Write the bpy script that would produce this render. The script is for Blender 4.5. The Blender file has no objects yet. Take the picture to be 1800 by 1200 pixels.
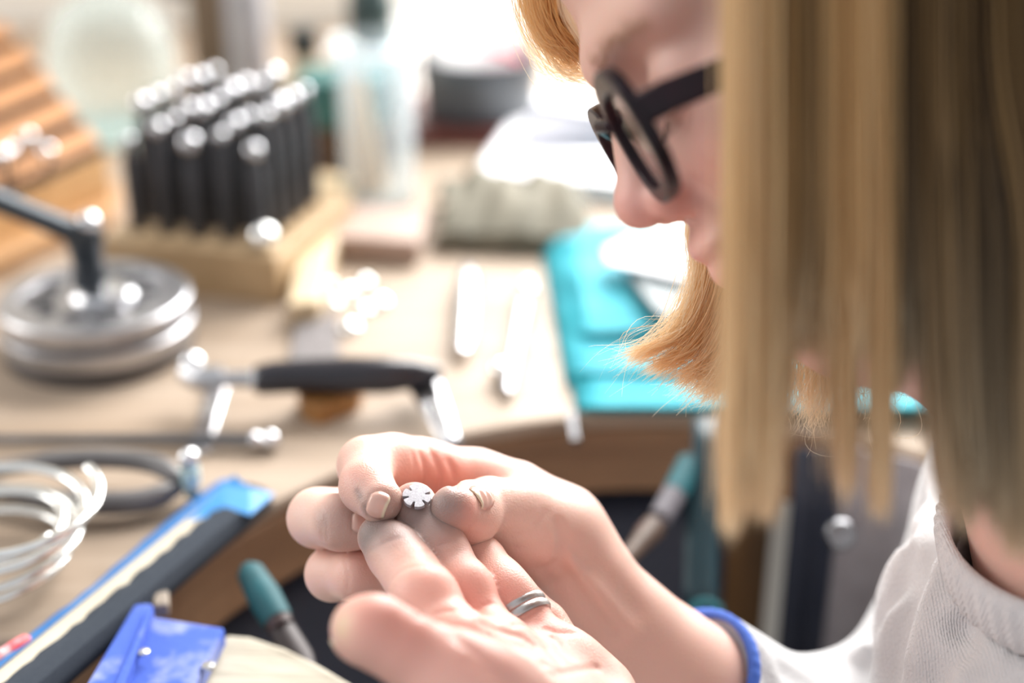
import bpy, bmesh, math, random
import numpy as np
from mathutils import Vector, Matrix, Euler
random.seed(7); rng = np.random.default_rng(7)
C = bpy.context.scene.collection
SC = bpy.context.scene

# ------------------------------------------------------------------ camera, world, light, exposure
ZB = 0.90                     # bench top height
CAMZ = ZB + 0.33
PITCH = math.radians(25.0)
FPX = 2500.0                  # 50 mm on a 36 mm sensor, 1800 px wide
camd = bpy.data.cameras.new('camera'); cam = bpy.data.objects.new('camera', camd); C.objects.link(cam)
cam.location = (0, 0, CAMZ); cam.rotation_euler = (math.pi/2 - PITCH, 0, 0)
camd.lens = 50.0; camd.sensor_width = 36.0; camd.clip_start = 0.02; camd.clip_end = 50
camd.dof.use_dof = True; camd.dof.focus_distance = 0.458; camd.dof.aperture_fstop = 3.2; camd.dof.aperture_blades = 0
SC.camera = cam
SC.view_settings.view_transform = 'Standard'; SC.view_settings.look = 'None'
SC.view_settings.gamma = 1.0; SC.view_settings.use_curve_mapping = False
SC.view_settings.exposure = 0.7
SC.cycles.use_denoising = True
SC.cycles.max_bounces = 8; SC.cycles.transparent_max_bounces = 24
SC.cycles.sample_clamp_indirect = 12
SC.cycles.caustics_reflective = False

world = bpy.data.worlds.new('world'); SC.world = world; world.use_nodes = True
bg = world.node_tree.nodes['Background']
bg.inputs['Color'].default_value = (0.93, 0.96, 1.0, 1); bg.inputs['Strength'].default_value = 0.5

def area(name, loc, target, sx, sy, power, col=(1, 1, 1)):
    l = bpy.data.lights.new(name, 'AREA'); l.shape = 'RECTANGLE'; l.size = sx; l.size_y = sy
    l.energy = power; l.color = col
    o = bpy.data.objects.new(name, l); C.objects.link(o); o.location = loc
    o.rotation_euler = (Vector(target) - Vector(loc)).to_track_quat('-Z', 'Y').to_euler()
    return o
area('window_daylight', (0.50, 1.64, 1.66), (0.10, 0.45, 0.98), 1.2, 1.35, 63, (1.0, 0.985, 0.96))
area('left_side_light', (-1.9, 0.75, 1.75), (0.0, 0.55, 0.95), 1.1, 1.0, 14, (1.0, 0.97, 0.93))  # added soft light from the left

# ------------------------------------------------------------------ view helpers: a photo pixel to a point of the room
FWD = np.array([0, math.cos(PITCH), -math.sin(PITCH)]); UPC = np.array([0, math.sin(PITCH), math.cos(PITCH)])
RGT = np.array([1.0, 0, 0]); CAM = np.array([0, 0, CAMZ])
def ray(u, v): return FWD + (u-900)/FPX*RGT - (v-600)/FPX*UPC
def P(u, v, d): return CAM + d*ray(u, v)
def B(u, v, h=0.0):
    r = ray(u, v); return CAM + r*((ZB + h - CAMZ)/r[2])
def depth(p): return float(np.dot(np.asarray(p)-CAM, FWD))
def unit(v): v = np.asarray(v, float); return v/np.linalg.norm(v)

# ------------------------------------------------------------------ materials
def new_mat(name):
    m = bpy.data.materials.new(name); m.use_nodes = True
    nt = m.node_tree; return m, nt, nt.nodes['Principled BSDF']
def pset(b, **k):
    for n, v in k.items():
        b.inputs[n.replace('_', ' ')].default_value = v
def noise_col(nt, b, c1, c2, scale, detail=4, stretch=(1, 1, 1), bump=0.0, bscale=None, rot=(0, 0, 0)):
    tc = nt.nodes.new('ShaderNodeTexCoord'); mp = nt.nodes.new('ShaderNodeMapping')
    mp.inputs['Scale'].default_value = stretch; mp.inputs['Rotation'].default_value = rot
    nt.links.new(tc.outputs['Object'], mp.inputs['Vector'])
    n = nt.nodes.new('ShaderNodeTexNoise'); n.inputs['Scale'].default_value = scale; n.inputs['Detail'].default_value = detail
    nt.links.new(mp.outputs[0], n.inputs['Vector'])
    cr = nt.nodes.new('ShaderNodeValToRGB')
    cr.color_ramp.elements[0].position = .3; cr.color_ramp.elements[1].position = .7
    cr.color_ramp.elements[0].color = (*c1, 1); cr.color_ramp.elements[1].color = (*c2, 1)
    nt.links.new(n.outputs['Fac'], cr.inputs['Fac']); nt.links.new(cr.outputs['Color'], b.inputs['Base Color'])
    if bump:
        n2 = nt.nodes.new('ShaderNodeTexNoise'); n2.inputs['Scale'].default_value = bscale or scale*4
        n2.inputs['Detail'].default_value = 5
        nt.links.new(mp.outputs[0], n2.inputs['Vector'])
        bp = nt.nodes.new('ShaderNodeBump'); bp.inputs['Strength'].default_value = bump; bp.inputs['Distance'].default_value = .002
        nt.links.new(n2.outputs['Fac'], bp.inputs['Height']); nt.links.new(bp.outputs[0], b.inputs['Normal'])
    return mp, n, cr
def M(name, c1, c2=None, rough=.5, metal=0.0, scale=40, stretch=(1, 1, 1), bump=0.0, spec=.5, coat=0, rot=(0, 0, 0), detail=4, sub=0, sss=None):
    m, nt, b = new_mat(name)
    c2 = c2 or tuple(x*.88 for x in c1)
    noise_col(nt, b, c1, c2, scale, detail, stretch, bump, rot=rot)
    pset(b, Roughness=rough, Metallic=metal)
    b.inputs['Specular IOR Level'].default_value = spec
    if coat: b.inputs['Coat Weight'].default_value = coat
    if sub:
        b.inputs['Subsurface Weight'].default_value = sub; b.inputs['Subsurface Radius'].default_value = sss
        b.inputs['Subsurface Scale'].default_value = .004
    return m
def vcol_mat(name, rough, sub=0.0, radius=(1, .35, .2), sscale=.004, bump=None, spec=.4, trans=0.0, sheen=0):
    m, nt, b = new_mat(name)
    at = nt.nodes.new('ShaderNodeVertexColor'); at.layer_name = 'Col'
    nt.links.new(at.outputs['Color'], b.inputs['Base Color'])
    pset(b, Roughness=rough); b.inputs['Specular IOR Level'].default_value = spec
    if sub:
        b.inputs['Subsurface Weight'].default_value = sub; b.inputs['Subsurface Radius'].default_value = radius
        b.inputs['Subsurface Scale'].default_value = sscale
    if sheen: b.inputs['Sheen Weight'].default_value = sheen
    if bump:
        tc = nt.nodes.new('ShaderNodeTexCoord')
        vo = nt.nodes.new('ShaderNodeTexVoronoi'); vo.inputs['Scale'].default_value = bump[0]
        no = nt.nodes.new('ShaderNodeTexNoise'); no.inputs['Scale'].default_value = bump[0]*.35; no.inputs['Detail'].default_value = 6
        nt.links.new(tc.outputs['Object'], vo.inputs['Vector']); nt.links.new(tc.outputs['Object'], no.inputs['Vector'])
        ad = nt.nodes.new('ShaderNodeMath'); ad.operation = 'ADD'
        nt.links.new(vo.outputs['Distance'], ad.inputs[0]); nt.links.new(no.outputs['Fac'], ad.inputs[1])
        bp = nt.nodes.new('ShaderNodeBump'); bp.inputs['Strength'].default_value = bump[1]; bp.inputs['Distance'].default_value = .0006
        nt.links.new(ad.outputs[0], bp.inputs['Height']); nt.links.new(bp.outputs[0], b.inputs['Normal'])
    if trans:
        out = nt.nodes['Material Output']
        tr = nt.nodes.new('ShaderNodeBsdfTranslucent'); nt.links.new(at.outputs['Color'], tr.inputs['Color'])
        mx = nt.nodes.new('ShaderNodeMixShader'); mx.inputs[0].default_value = trans
        nt.links.new(b.outputs[0], mx.inputs[1]); nt.links.new(tr.outputs[0], mx.inputs[2]); nt.links.new(mx.outputs[0], out.inputs[0])
    return m
def thin_pane(name, refl=.07):
    m, nt, b = new_mat(name)
    noise_col(nt, b, (.95, .97, .97), (1, 1, 1), 4); pset(b, Roughness=.02, Metallic=1.0)
    tr = nt.nodes.new('ShaderNodeBsdfTransparent'); lw = nt.nodes.new('ShaderNodeLayerWeight'); lw.inputs['Blend'].default_value = .5
    pw_ = nt.nodes.new('ShaderNodeMath'); pw_.operation = 'POWER'; pw_.inputs[1].default_value = 5; nt.links.new(lw.outputs['Facing'], pw_.inputs[0])
    fz = nt.nodes.new('ShaderNodeMath'); fz.operation = 'MULTIPLY_ADD'; fz.inputs[1].default_value = .6; fz.inputs[2].default_value = refl*.4; nt.links.new(pw_.outputs[0], fz.inputs[0])
    mx = nt.nodes.new('ShaderNodeMixShader'); nt.links.new(fz.outputs[0], mx.inputs[0])
    nt.links.new(tr.outputs[0], mx.inputs[1]); nt.links.new(b.outputs[0], mx.inputs[2]); nt.links.new(mx.outputs[0], nt.nodes['Material Output'].inputs[0])
    return m
def hazy(name, col, haze):
    m, nt, b = new_mat(name)
    noise_col(nt, b, col, tuple(x*.95 for x in col), 30); pset(b, Roughness=.06); b.inputs['Specular IOR Level'].default_value = .9
    tr = nt.nodes.new('ShaderNodeBsdfTransparent'); tr.inputs['Color'].default_value = (*[.5+.5*x for x in col], 1)
    lw = nt.nodes.new('ShaderNodeLayerWeight'); lw.inputs['Blend'].default_value = .25
    mr = nt.nodes.new('ShaderNodeMapRange'); mr.inputs['To Min'].default_value = haze; mr.inputs['To Max'].default_value = .6
    mx = nt.nodes.new('ShaderNodeMixShader'); nt.links.new(lw.outputs['Facing'], mr.inputs['Value']); nt.links.new(mr.outputs[0], mx.inputs[0])
    tl = nt.nodes.new('ShaderNodeBsdfTranslucent'); tl.inputs['Color'].default_value = (*col, 1)
    m2 = nt.nodes.new('ShaderNodeMixShader'); m2.inputs[0].default_value = .5
    nt.links.new(b.outputs[0], m2.inputs[1]); nt.links.new(tl.outputs[0], m2.inputs[2])
    nt.links.new(tr.outputs[0], mx.inputs[1]); nt.links.new(m2.outputs[0], mx.inputs[2]); nt.links.new(mx.outputs[0], nt.nodes['Material Output'].inputs[0])
    return m
def glass(name, col, rough=.02, ior=1.45):
    m, nt, b = new_mat(name)
    noise_col(nt, b, col, tuple(x*.96 for x in col), 20)
    pset(b, Roughness=rough, IOR=ior); b.inputs['Transmission Weight'].default_value = 1.0
    return m

# ------------------------------------------------------------------ object helpers
def world_loc(o):
    v = Vector((0, 0, 0))
    while o is not None: v += o.location; o = o.parent
    return v
def tag(o, label=None, cat=None, group=None, kind=None):
    if label: o['label'] = label
    if cat: o['category'] = cat
    if group: o['group'] = group
    if kind: o['kind'] = kind
    return o
def thing(name, label, cat, loc, group=None):
    o = bpy.data.objects.new(name, None); C.objects.link(o); o.location = Vector([float(x) for x in loc]); o.empty_display_size = .02
    return tag(o, label, cat, group)
def link_mesh(name, me, mat, parent=None, smooth=True):
    o = bpy.data.objects.new(name, me); C.objects.link(o)
    if mat: me.materials.append(mat)
    if smooth: me.polygons.foreach_set('use_smooth', np.ones(len(me.polygons), bool))
    if parent is not None: o.parent = parent
    return o
def frame_of(axis, hint=(0, 0, 1)):
    z = unit(axis); h = np.asarray(hint, float)
    if abs(np.dot(z, unit(h))) > .97: h = np.array([1.0, 0, 0])
    x = unit(np.cross(h, z)); y = np.cross(z, x); return x, y, z
class MB:
    """collects world-space geometry for ONE mesh object"""
    def __init__(s): s.v = []; s.f = []
    def add(s, vs, fs):
        n = len(s.v); s.v += [tuple(float(c) for c in p) for p in vs]; s.f += [tuple(i+n for i in f) for f in fs]; return s
    def box(s, c, size, rz=0.0, axes=None):
        if axes is None:
            axes = ((math.cos(rz), math.sin(rz), 0), (-math.sin(rz), math.cos(rz), 0), (0, 0, 1))
        A = [np.array(a, float)*size[i]/2 for i, a in enumerate(axes)]; c = np.asarray(c, float)
        vs = [c + A[0]*i + A[1]*j + A[2]*k for i in (-1, 1) for j in (-1, 1) for k in (-1, 1)]
        return s.add(vs, [(0, 1, 3, 2), (4, 6, 7, 5), (0, 4, 5, 1), (2, 3, 7, 6), (0, 2, 6, 4), (1, 5, 7, 3)])
    def lathe(s, base, axis, prof, seg=32, hint=(0, 0, 1), closed=False):
        x, y, z = frame_of(axis, hint); base = np.asarray(base, float); vs = []; fs = []
        for r, t in prof:
            for k in range(seg):
                a = 2*math.pi*k/seg; vs.append(base + z*t + (x*math.cos(a)+y*math.sin(a))*r)
        n = len(prof)
        for i in range(n if closed else n-1):
            j = (i+1) % n
            for k in range(seg):
                k2 = (k+1) % seg; fs.append((i*seg+k, i*seg+k2, j*seg+k2, j*seg+k))
        if not closed:
            fs.append(tuple(range(seg-1, -1, -1))); fs.append(tuple((n-1)*seg+k for k in range(seg)))
        return s.add(vs, fs)
    def cyl(s, a, b, r1, r2=None, seg=20):
        a = np.asarray(a, float); b = np.asarray(b, float)
        return s.lathe(a, b-a, [(r1, 0), (r1 if r2 is None else r2, float(np.linalg.norm(b-a)))], seg)
    def ball(s, c, r, seg=16, sq=1.0, axis=(0, 0, 1)):
        n = 8
        return s.lathe(c, axis, [(max(1e-5, r*math.sin(math.pi*i/n)), -r*sq*math.cos(math.pi*i/n)) for i in range(n+1)], seg)
    def tube(s, path, r, seg=8, flat=1.0, hint=(0, 0, 1), closed=False):
        pts = [np.asarray(p, float) for p in path]; n = len(pts); vs = []; fs = []
        for i, p in enumerate(pts):
            if closed: t = pts[(i+1) % n]-pts[i-1]
            else: t = pts[min(i+1, n-1)]-pts[max(i-1, 0)]
            x, y, z = frame_of(t, hint); rr = r[i] if hasattr(r, '__len__') else r
            for k in range(seg):
                a = 2*math.pi*k/seg; vs.append(p + x*math.cos(a)*rr + y*math.sin(a)*rr*flat)
        for i in range(n if closed else n-1):
            j = (i+1) % n
            for k in range(seg):
                k2 = (k+1) % seg; fs.append((i*seg+k, i*seg+k2, j*seg+k2, j*seg+k))
        if not closed:
            fs.append(tuple(range(seg-1, -1, -1))); fs.append(tuple((n-1)*seg+k for k in range(seg)))
        return s.add(vs, fs)
    def prism(s, pts, off):
        """polygon (3D points) pushed along off"""
        n = len(pts); off = np.asarray(off, float); pts = [np.asarray(p, float) for p in pts]
        fs = [tuple(range(n-1, -1, -1)), tuple(range(n, 2*n))] + [(i, (i+1) % n, n+(i+1) % n, n+i) for i in range(n)]
        return s.add(pts+[p+off for p in pts], fs)
    def grid(s, G):
        """G[i][j] of points"""
        ni = len(G); nj = len(G[0])
        return s.add([p for r in G for p in r], [(i*nj+j, i*nj+j+1, (i+1)*nj+j+1, (i+1)*nj+j) for i in range(ni-1) for j in range(nj-1)])
    def build(s, name, mat, parent=None, smooth=False, bevel=0.0, solid=0.0, subsurf=0, angle=40):
        off = world_loc(parent) if parent is not None else Vector((0, 0, 0))
        me = bpy.data.meshes.new(name); me.from_pydata([tuple(Vector(p)-off) for p in s.v], [], s.f); me.validate()
        bm = bmesh.new(); bm.from_mesh(me); bmesh.ops.recalc_face_normals(bm, faces=bm.faces); bm.to_mesh(me); bm.free()
        o = link_mesh(name, me, mat, parent, smooth)
        if solid:
            m = o.modifiers.new('solid', 'SOLIDIFY'); m.thickness = solid; m.offset = 0
        if bevel:
            m = o.modifiers.new('bevel', 'BEVEL'); m.width = bevel; m.segments = 2; m.limit_method = 'ANGLE'; m.angle_limit = math.radians(35)
        if subsurf:
            m = o.modifiers.new('sub', 'SUBSURF'); m.levels = subsurf; m.render_levels = subsurf
        if smooth and angle:
            try: me.set_sharp_from_angle(angle=math.radians(angle))
            except Exception: pass
        return o
def one(name, label, cat, mb, mat, group=None, **k):
    """a thing that is a single mesh; its origin moved to its base"""
    vs = np.array(s_v := mb.v); base = np.array([vs[:, 0].mean(), vs[:, 1].mean(), vs[:, 2].min()])
    mb.v = [tuple(np.array(p)-base) for p in mb.v]
    o = mb.build(name, mat, None, **k); o.location = Vector([float(x) for x in base]); tag(o, label, cat, group); return o
def copy_tree(o, parent=None):
    c = o.copy(); C.objects.link(c)
    if parent is not None: c.parent = parent
    for ch in list(o.children): copy_tree(ch, c)
    return c

# ------------------------------------------------------------------ implicit surfaces
def smin(a, b, k):
    h = np.maximum(k-np.abs(a-b), 0)/k
    return np.minimum(a, b) - h*h*k*.25
def smax(a, b, k): return -smin(-a, -b, k)
def rcone(p, a, b, ra, rb):
    a = np.asarray(a, np.float32); ba = np.asarray(b, np.float32)-a; pa = p-a
    t = np.clip((pa@ba)/float(ba@ba), 0, 1)
    q = pa - t[:, None]*ba
    return np.sqrt((q*q).sum(1)) - (ra + t*(rb-ra))
def ellip(p, c, axes, r):
    q = (p-np.asarray(c, np.float32))@np.asarray(axes, np.float32).T
    r = np.asarray(r, np.float32)
    k0 = np.sqrt(((q/r)**2).sum(1)); k1 = np.sqrt(((q/(r*r))**2).sum(1))+1e-9
    return k0*(k0-1)/k1
def segd(p, pts):
    d = None
    for a, b in zip(pts[:-1], pts[1:]):
        e = rcone(p, a, b, 0, 0); d = e if d is None else np.minimum(d, e)
    return d
def mesh_sdf(fn, lo, hi, h, S=4, margin=1.7):
    lo = np.asarray(lo, float); n = (np.ceil((np.asarray(hi)-lo)/(h*S)).astype(int))
    cx = [lo[i] + (np.arange(n[i])*S + (S-1)/2)*h for i in range(3)]
    G = np.stack(np.meshgrid(*cx, indexing='ij'), -1).reshape(-1, 3).astype(np.float32)
    dc = np.concatenate([fn(c) for c in np.array_split(G, max(1, len(G)//200000))])
    act = np.abs(dc) < S*h*.87*margin
    F = np.repeat(np.repeat(np.repeat(np.where(dc < 0, -1., 1.).astype(np.float32).reshape(n), S, 0), S, 1), S, 2)
    ai = np.argwhere(act.reshape(n)); offs = np.stack(np.meshgrid(*[np.arange(S)]*3, indexing='ij'), -1).reshape(-1, 3)
    idx = (ai[:, None, :]*S + offs[None]).reshape(-1, 3)
    for ch in np.array_split(idx, max(1, len(idx)//200000)):
        F[ch[:, 0], ch[:, 1], ch[:, 2]] = fn((lo + ch*h).astype(np.float32))
    ins = F < 0
    c8 = [(i, j, k) for i in (0, 1) for j in (0, 1) for k in (0, 1)]
    sh = np.array(F.shape)-1
    cnt = np.zeros(sh, np.int8)
    for i, j, k in c8: cnt += ins[i:i+sh[0], j:j+sh[1], k:k+sh[2]]
    cells = np.argwhere((cnt > 0) & (cnt < 8))
    vals = {c: F[cells[:, 0]+c[0], cells[:, 1]+c[1], cells[:, 2]+c[2]] for c in c8}
    acc = np.zeros((len(cells), 3)); num = np.zeros(len(cells))
    for c in c8:
        for ax in range(3):
            if c[ax] == 0:
                e = list(c); e[ax] = 1; e = tuple(e); fa, fb = vals[c], vals[e]
                m = (fa < 0) != (fb < 0); t = np.where(m, fa/np.where(m, fa-fb, 1), 0)
                pos = np.array(c, float)[None].repeat(len(cells), 0); pos[:, ax] = t
                acc[m] += pos[m]; num[m] += 1
    V = lo + (cells + acc/num[:, None])*h
    ids = np.full(sh, -1, np.int64); ids[cells[:, 0], cells[:, 1], cells[:, 2]] = np.arange(len(cells))
    quads = []
    for ax in range(3):
        a1, a2 = [(1, 2), (2, 0), (0, 1)][ax]
        sl0 = [slice(None)]*3; sl1 = [slice(None)]*3; sl0[ax] = slice(0, -1); sl1[ax] = slice(1, None)
        A, Bm = ins[tuple(sl0)], ins[tuple(sl1)]
        e = np.argwhere(A != Bm)
        ok = (e[:, a1] > 0) & (e[:, a2] > 0) & (e[:, a1] < sh[a1]) & (e[:, a2] < sh[a2]); e = e[ok]
        flip = A[e[:, 0], e[:, 1], e[:, 2]]
        def g(d1, d2):
            q = e.copy(); q[:, a1] -= d1; q[:, a2] -= d2; return ids[q[:, 0], q[:, 1], q[:, 2]]
        q = np.stack([g(1, 1), g(0, 1), g(0, 0), g(1, 0)], 1)
        q[~flip] = q[~flip][:, ::-1]; quads.append(q)
    Q = np.concatenate(quads); Q = Q[(Q >= 0).all(1)]
    return V, Q
def np_mesh(name, V, Q, cols=None):
    me = bpy.data.meshes.new(name); me.vertices.add(len(V)); me.vertices.foreach_set('co', np.asarray(V, np.float32).ravel())
    k = Q.shape[1]
    me.loops.add(Q.size); me.loops.foreach_set('vertex_index', Q.ravel().astype(np.int32))
    me.polygons.add(len(Q)); me.polygons.foreach_set('loop_start', np.arange(0, Q.size, k, dtype=np.int32))
    me.update(calc_edges=True)
    if cols is not None:
        ca = me.color_attributes.new('Col', 'FLOAT_COLOR', 'POINT')
        ca.data.foreach_set('color', np.concatenate([cols, np.ones((len(cols), 1))], 1).astype(np.float32).ravel())
    return me
def grad(fn, p, e=3e-4):
    p = np.asarray(p, np.float32); g = np.zeros_like(p)
    for i in range(3):
        d = np.zeros(3, np.float32); d[i] = e; g[:, i] = fn(p+d)-fn(p-d)
    return g/(np.linalg.norm(g, axis=1, keepdims=True)+1e-9)
def hit(fn, u, v, t0=.25, t1=.9):
    """where the sight line through a photo point meets an implicit surface"""
    r = ray(u, v); L = np.linalg.norm(r); t = t0
    for _ in range(160):
        d = float(fn((CAM+r*t)[None].astype(np.float32))[0])
        if d < 5e-5: break
        t += d*.8/L
        if t > t1: return None
    return CAM+r*t

SKIN = np.array([.74, .468, .385])
def paint(V, blobs, base):
    c = np.tile(np.asarray(base, float), (len(V), 1))
    for pos, r, col, s in blobs:
        if pos is None: continue
        w = s*np.exp(-(np.linalg.norm(V-np.asarray(pos), axis=1)/r)**2)
        c = c*(1-w[:, None]) + np.asarray(col)*w[:, None]
    return c
# ------------------------------------------------------------------ the room
def struct(name, mb, m, **k):
    o = mb.build(name, m, None, **k); o['kind'] = 'structure'; return o
plaster = M('cream_plaster', (.90, .86, .78), (.86, .81, .72), .8, 0, 8)
fl = M('dark_floorboards', (.16, .11, .07), (.10, .07, .045), .6, 0, 6, (1, 8, 1))
struct('floor', MB().box((0, .9, -.02), (6, 4, .04)), fl)
YW = 1.50; WX0, WX1, WZ0, WZ1 = -.10, 1.15, .915, 2.25
w = MB(); w.box((-1.4, YW+.05, 1.3), (2.6, .10, 2.6)); w.box(((WX1+2.6)/2, YW+.05, 1.3), (2.6-WX1, .10, 2.6)); w.box(((WX0+WX1)/2, YW+.05, WZ0/2), (WX1-WX0, .10, WZ0)); w.box(((WX0+WX1)/2, YW+.05, (WZ1+2.6)/2), (WX1-WX0, .10, 2.6-WZ1))
struct('wall_back', w, plaster)
wf = thing('window_1', 'tall white framed window in the back wall', None, ((WX0+WX1)/2, YW, WZ0)); wf['kind'] = 'structure'
white_paint = M('white_paint', (.85, .85, .84), (.80, .80, .79), .45, 0, 30)
for n_, c_, s_ in (('frame', (WX0+.02, YW+.05, (WZ0+WZ1)/2), (.04, .08, WZ1-WZ0)), ('frame', (WX1-.02, YW+.05, (WZ0+WZ1)/2), (.04, .08, WZ1-WZ0)), ('frame', ((WX0+WX1)/2, YW+.05, WZ1-.02), (WX1-WX0, .08, .04)),
                   ('sash', ((WX0+WX1)/2, YW+.05, (WZ0+WZ1)/2), (.035, .05, WZ1-WZ0)), ('sill', ((WX0+WX1)/2, YW+.0, WZ0-.01), (WX1-WX0+.1, .16, .02))):
    MB().box(c_, s_).build(n_, white_paint, wf, bevel=.003)
pane_m = thin_pane('window_pane')
for s_ in (-1, 1):
    xm = (WX0+WX1)/2 + s_*(WX1-WX0)/4
    MB().box((xm, YW+.06, (WZ0+WZ1)/2), ((WX1-WX0)/2-.05, .004, WZ1-WZ0-.06)).build('pane', pane_m, wf)

# ------------------------------------------------------------------ the jeweller's bench with its round cut-out
def wood(name, c1, c2, rough=.5, scale=18, stretch=(1, 9, 9), bump=.25, coat=0, spec=.5, rot=(0, 0, 0)):
    return M(name, c1, c2, rough, 0, scale, stretch, bump, spec, coat, rot, 6)
bench_wood = wood('worn_bench_wood', (.44, .345, .265), (.30, .22, .155), .55, 7, (1, 6, 6), .12, spec=.35)
edge_wood = wood('bench_edge_wood', (.30, .165, .085), (.19, .10, .05), .6, 9, (1, 1, 6), .3)
leg_wood = wood('bench_leg_wood', (.30, .15, .05), (.05, .03, .018), .6, 6, (6, 6, 1), .3)
CC = np.array([.068, .398]); CR = .224; TH = .036
arc = [(CC[0]+CR*math.cos(a), CC[1]+CR*math.sin(a)) for a in np.linspace(math.radians(160), math.radians(20), 40)]
edge = [(-1.1, .432), (-.30, .432), (-.185, .440)] + [(-.158, .452)] + [a for a in arc if a[0] > -.141 and a[0] < .27] + [(.285, .46), (.40, .44), (1.2, .44)]
poly = [(x, y, ZB) for x, y in edge] + [(1.2, 1.49, ZB), (-1.1, 1.49, ZB)]
bench = thing('workbench', "old wooden jeweller's bench with a round cut-out front edge", 'workbench', (0, .95, 0))
MB().prism(poly, (0, 0, -.008)).build('worktop', bench_wood, bench, bevel=.003)
inner = [(x, y, ZB-.008) for x, y in edge] + [(1.19, 1.48, ZB-.008), (-1.09, 1.48, ZB-.008)]
MB().prism(inner, (0, 0, -TH)).build('slab', edge_wood, bench, bevel=.002)
for x, y in ((-1.0, .52), (-1.0, 1.4), (1.1, .52), (1.1, 1.4)):
    MB().box((x, y, (ZB-TH-.008)/2), (.08, .08, ZB-TH-.008)).build('leg', leg_wood, bench, bevel=.004)
MB().box((.1215, .648, (ZB-TH-.008)/2), (.029, .035, ZB-TH-.008)).build('leg', leg_wood, bench, bevel=.004)

# leather hide hung under the cut-out, cloths hanging beside it
navy = M('navy_leather', (.012, .016, .032), (.022, .026, .042), .6, 0, 25, bump=.3)
a0, a1 = math.radians(178), math.radians(80); G = []
for i in range(15):
    t = i/14; row = []
    for j in range(41):
        a = a0 + (a1-a0)*j/40; r = (CR+.012)*(1-t*.62); dz = .05 + .17*math.sin(t*math.pi/2) + .007*math.sin(a*9+t*3)*t
        row.append((CC[0]+r*math.cos(a)*1.06, CC[1]+r*math.sin(a)*1.0-.05*t, ZB-dz))
    G.append(row)
one('bench_hide', 'dark navy leather hide slung under the cut-out of the bench', 'leather', MB().grid(G), navy, smooth=True, solid=.002)
def cloth(p0, p1, drop, folds, amp, y_out=0.0):
    p0 = np.asarray(p0); p1 = np.asarray(p1); nrm = unit(np.cross(p1-p0, (0, 0, 1.0))); G = []
    for i in range(10):
        t = i/9; G.append([p0+(p1-p0)*j/30 - np.array([0, 0, drop*t]) + nrm*(amp*math.sin(j/30*folds*2*math.pi+.5*t)*(0.4+.6*t) + y_out*t) for j in range(31)])
    return MB().grid(G)
grey_cloth = M('grey_cloth', (.27, .25, .26), (.22, .20, .21), .9, 0, 60, bump=.2)
one('apron_cloth', 'grey cloth hanging from the bench beside the sweater sleeve', 'cloth', cloth((.158, .588, .902), (.245, .530, .902), .32, 2.5, .004), grey_cloth, smooth=True, solid=.002)
one('navy_apron', 'dark navy cloth hanging between the wooden leg and grey cloth', 'cloth', cloth((.137, .597, .896), (.165, .588, .896), .34, 1.5, .004), navy, smooth=True, solid=.002)
steel = M('bright_steel', (.72, .72, .74), (.60, .60, .62), .22, 1.0, 60)
dsteel = M('dark_steel', (.20, .20, .21), (.14, .14, .15), .35, 1.0, 60)
brush = M('brushed_steel', (.52, .52, .54), (.42, .42, .44), .34, 1.0, 80, (1, 12, 1))
one('metal_disc', 'round steel button pinned on the grey hanging cloth', 'button', MB().lathe(P(1478, 940, .632), -FWD, [(.0, -.003), (.0065, -.003), (.0072, 0), (.006, .002), (.0, .003)], 24), dsteel, smooth=True)
# teal strap with a ring at its end
teal = M('teal_cloth', (.008, .29, .365), (.02, .37, .45), .75, 0, 40, bump=.25)
teal_paint = M('teal_paint', (.004, .12, .145), (.006, .05, .06), .7, 0, 30)
teal_dark = M('teal_strap', (.002, .024, .034), (.003, .03, .042), .5, 0, 30)
st = thing('hanging_strap', 'narrow teal strap hanging from the bench edge, a ring at its end', 'strap', P(1238, 1085, .63))
pts = [P(1246, 735, .672), P(1245, 780, .664), P(1240, 860, .655), P(1232, 950, .645), P(1230, 1030, .636), P(1238, 1072, .632)]
V = MB(); G = [[p - RGT*.0075, p - RGT*.003-FWD*.0012, p+RGT*.003-FWD*.0012, p + RGT*.0075] for p in pts]; V.grid(G).build('strap_band', teal_dark, st, smooth=True, solid=.0015)
rp = P(1240, 1085, .63); MB().tube([rp + RGT*.007*math.cos(a) + UPC*.007*math.sin(a) for a in np.linspace(0, 2*math.pi, 24, endpoint=False)], .002, 8, closed=True).build('ring', teal_paint, st, smooth=True)

# ------------------------------------------------------------------ bench vice plate, pin, sticks in the near corner
blue = M('blue_enamel', (.09, .145, .52), (.20, .25, .55), .85, .0, 70, bump=.15, detail=8)
bluec, nt_, b_ = bpy.data.materials['blue_enamel'], None, None
nt_ = bluec.node_tree; b_ = nt_.nodes['Principled BSDF']; b_.inputs['Specular IOR Level'].default_value = .2
cr_ = [n for n in nt_.nodes if n.type == 'VALTORGB'][0]; cr_.color_ramp.elements[0].position = .52; cr_.color_ramp.elements[1].position = .80
cr_.color_ramp.elements[1].color = (.36, .40, .60, 1); cr_.color_ramp.elements[0].color = (.07, .13, .50, 1)
pv = thing('bench_plate', 'blue enamelled steel bench plate with white dust beside the pale pin', 'bench plate', B(280, 1160))
q = [B(268, 1082, .006), B(396, 1102, .006), B(330, 1230, .006), B(150, 1230, .006)]
MB().prism(q, (0, 0, -.008)).build('plate', blue, pv, bevel=.0015)
q1 = [B(236, 1060, .010), B(268, 1058, .010), B(196, 1235, .010), B(130, 1235, .010)]
MB().prism(q1, (0, 0, -.009)).build('flange', blue, pv, bevel=.0015)
q2 = [B(262, 1062, .0125), B(270, 1062, .0125), B(206, 1235, .0125), B(186, 1235, .0125)]
MB().prism(q2, (0, 0, -.007)).build('ridge', blue, pv, bevel=.001)
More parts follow.
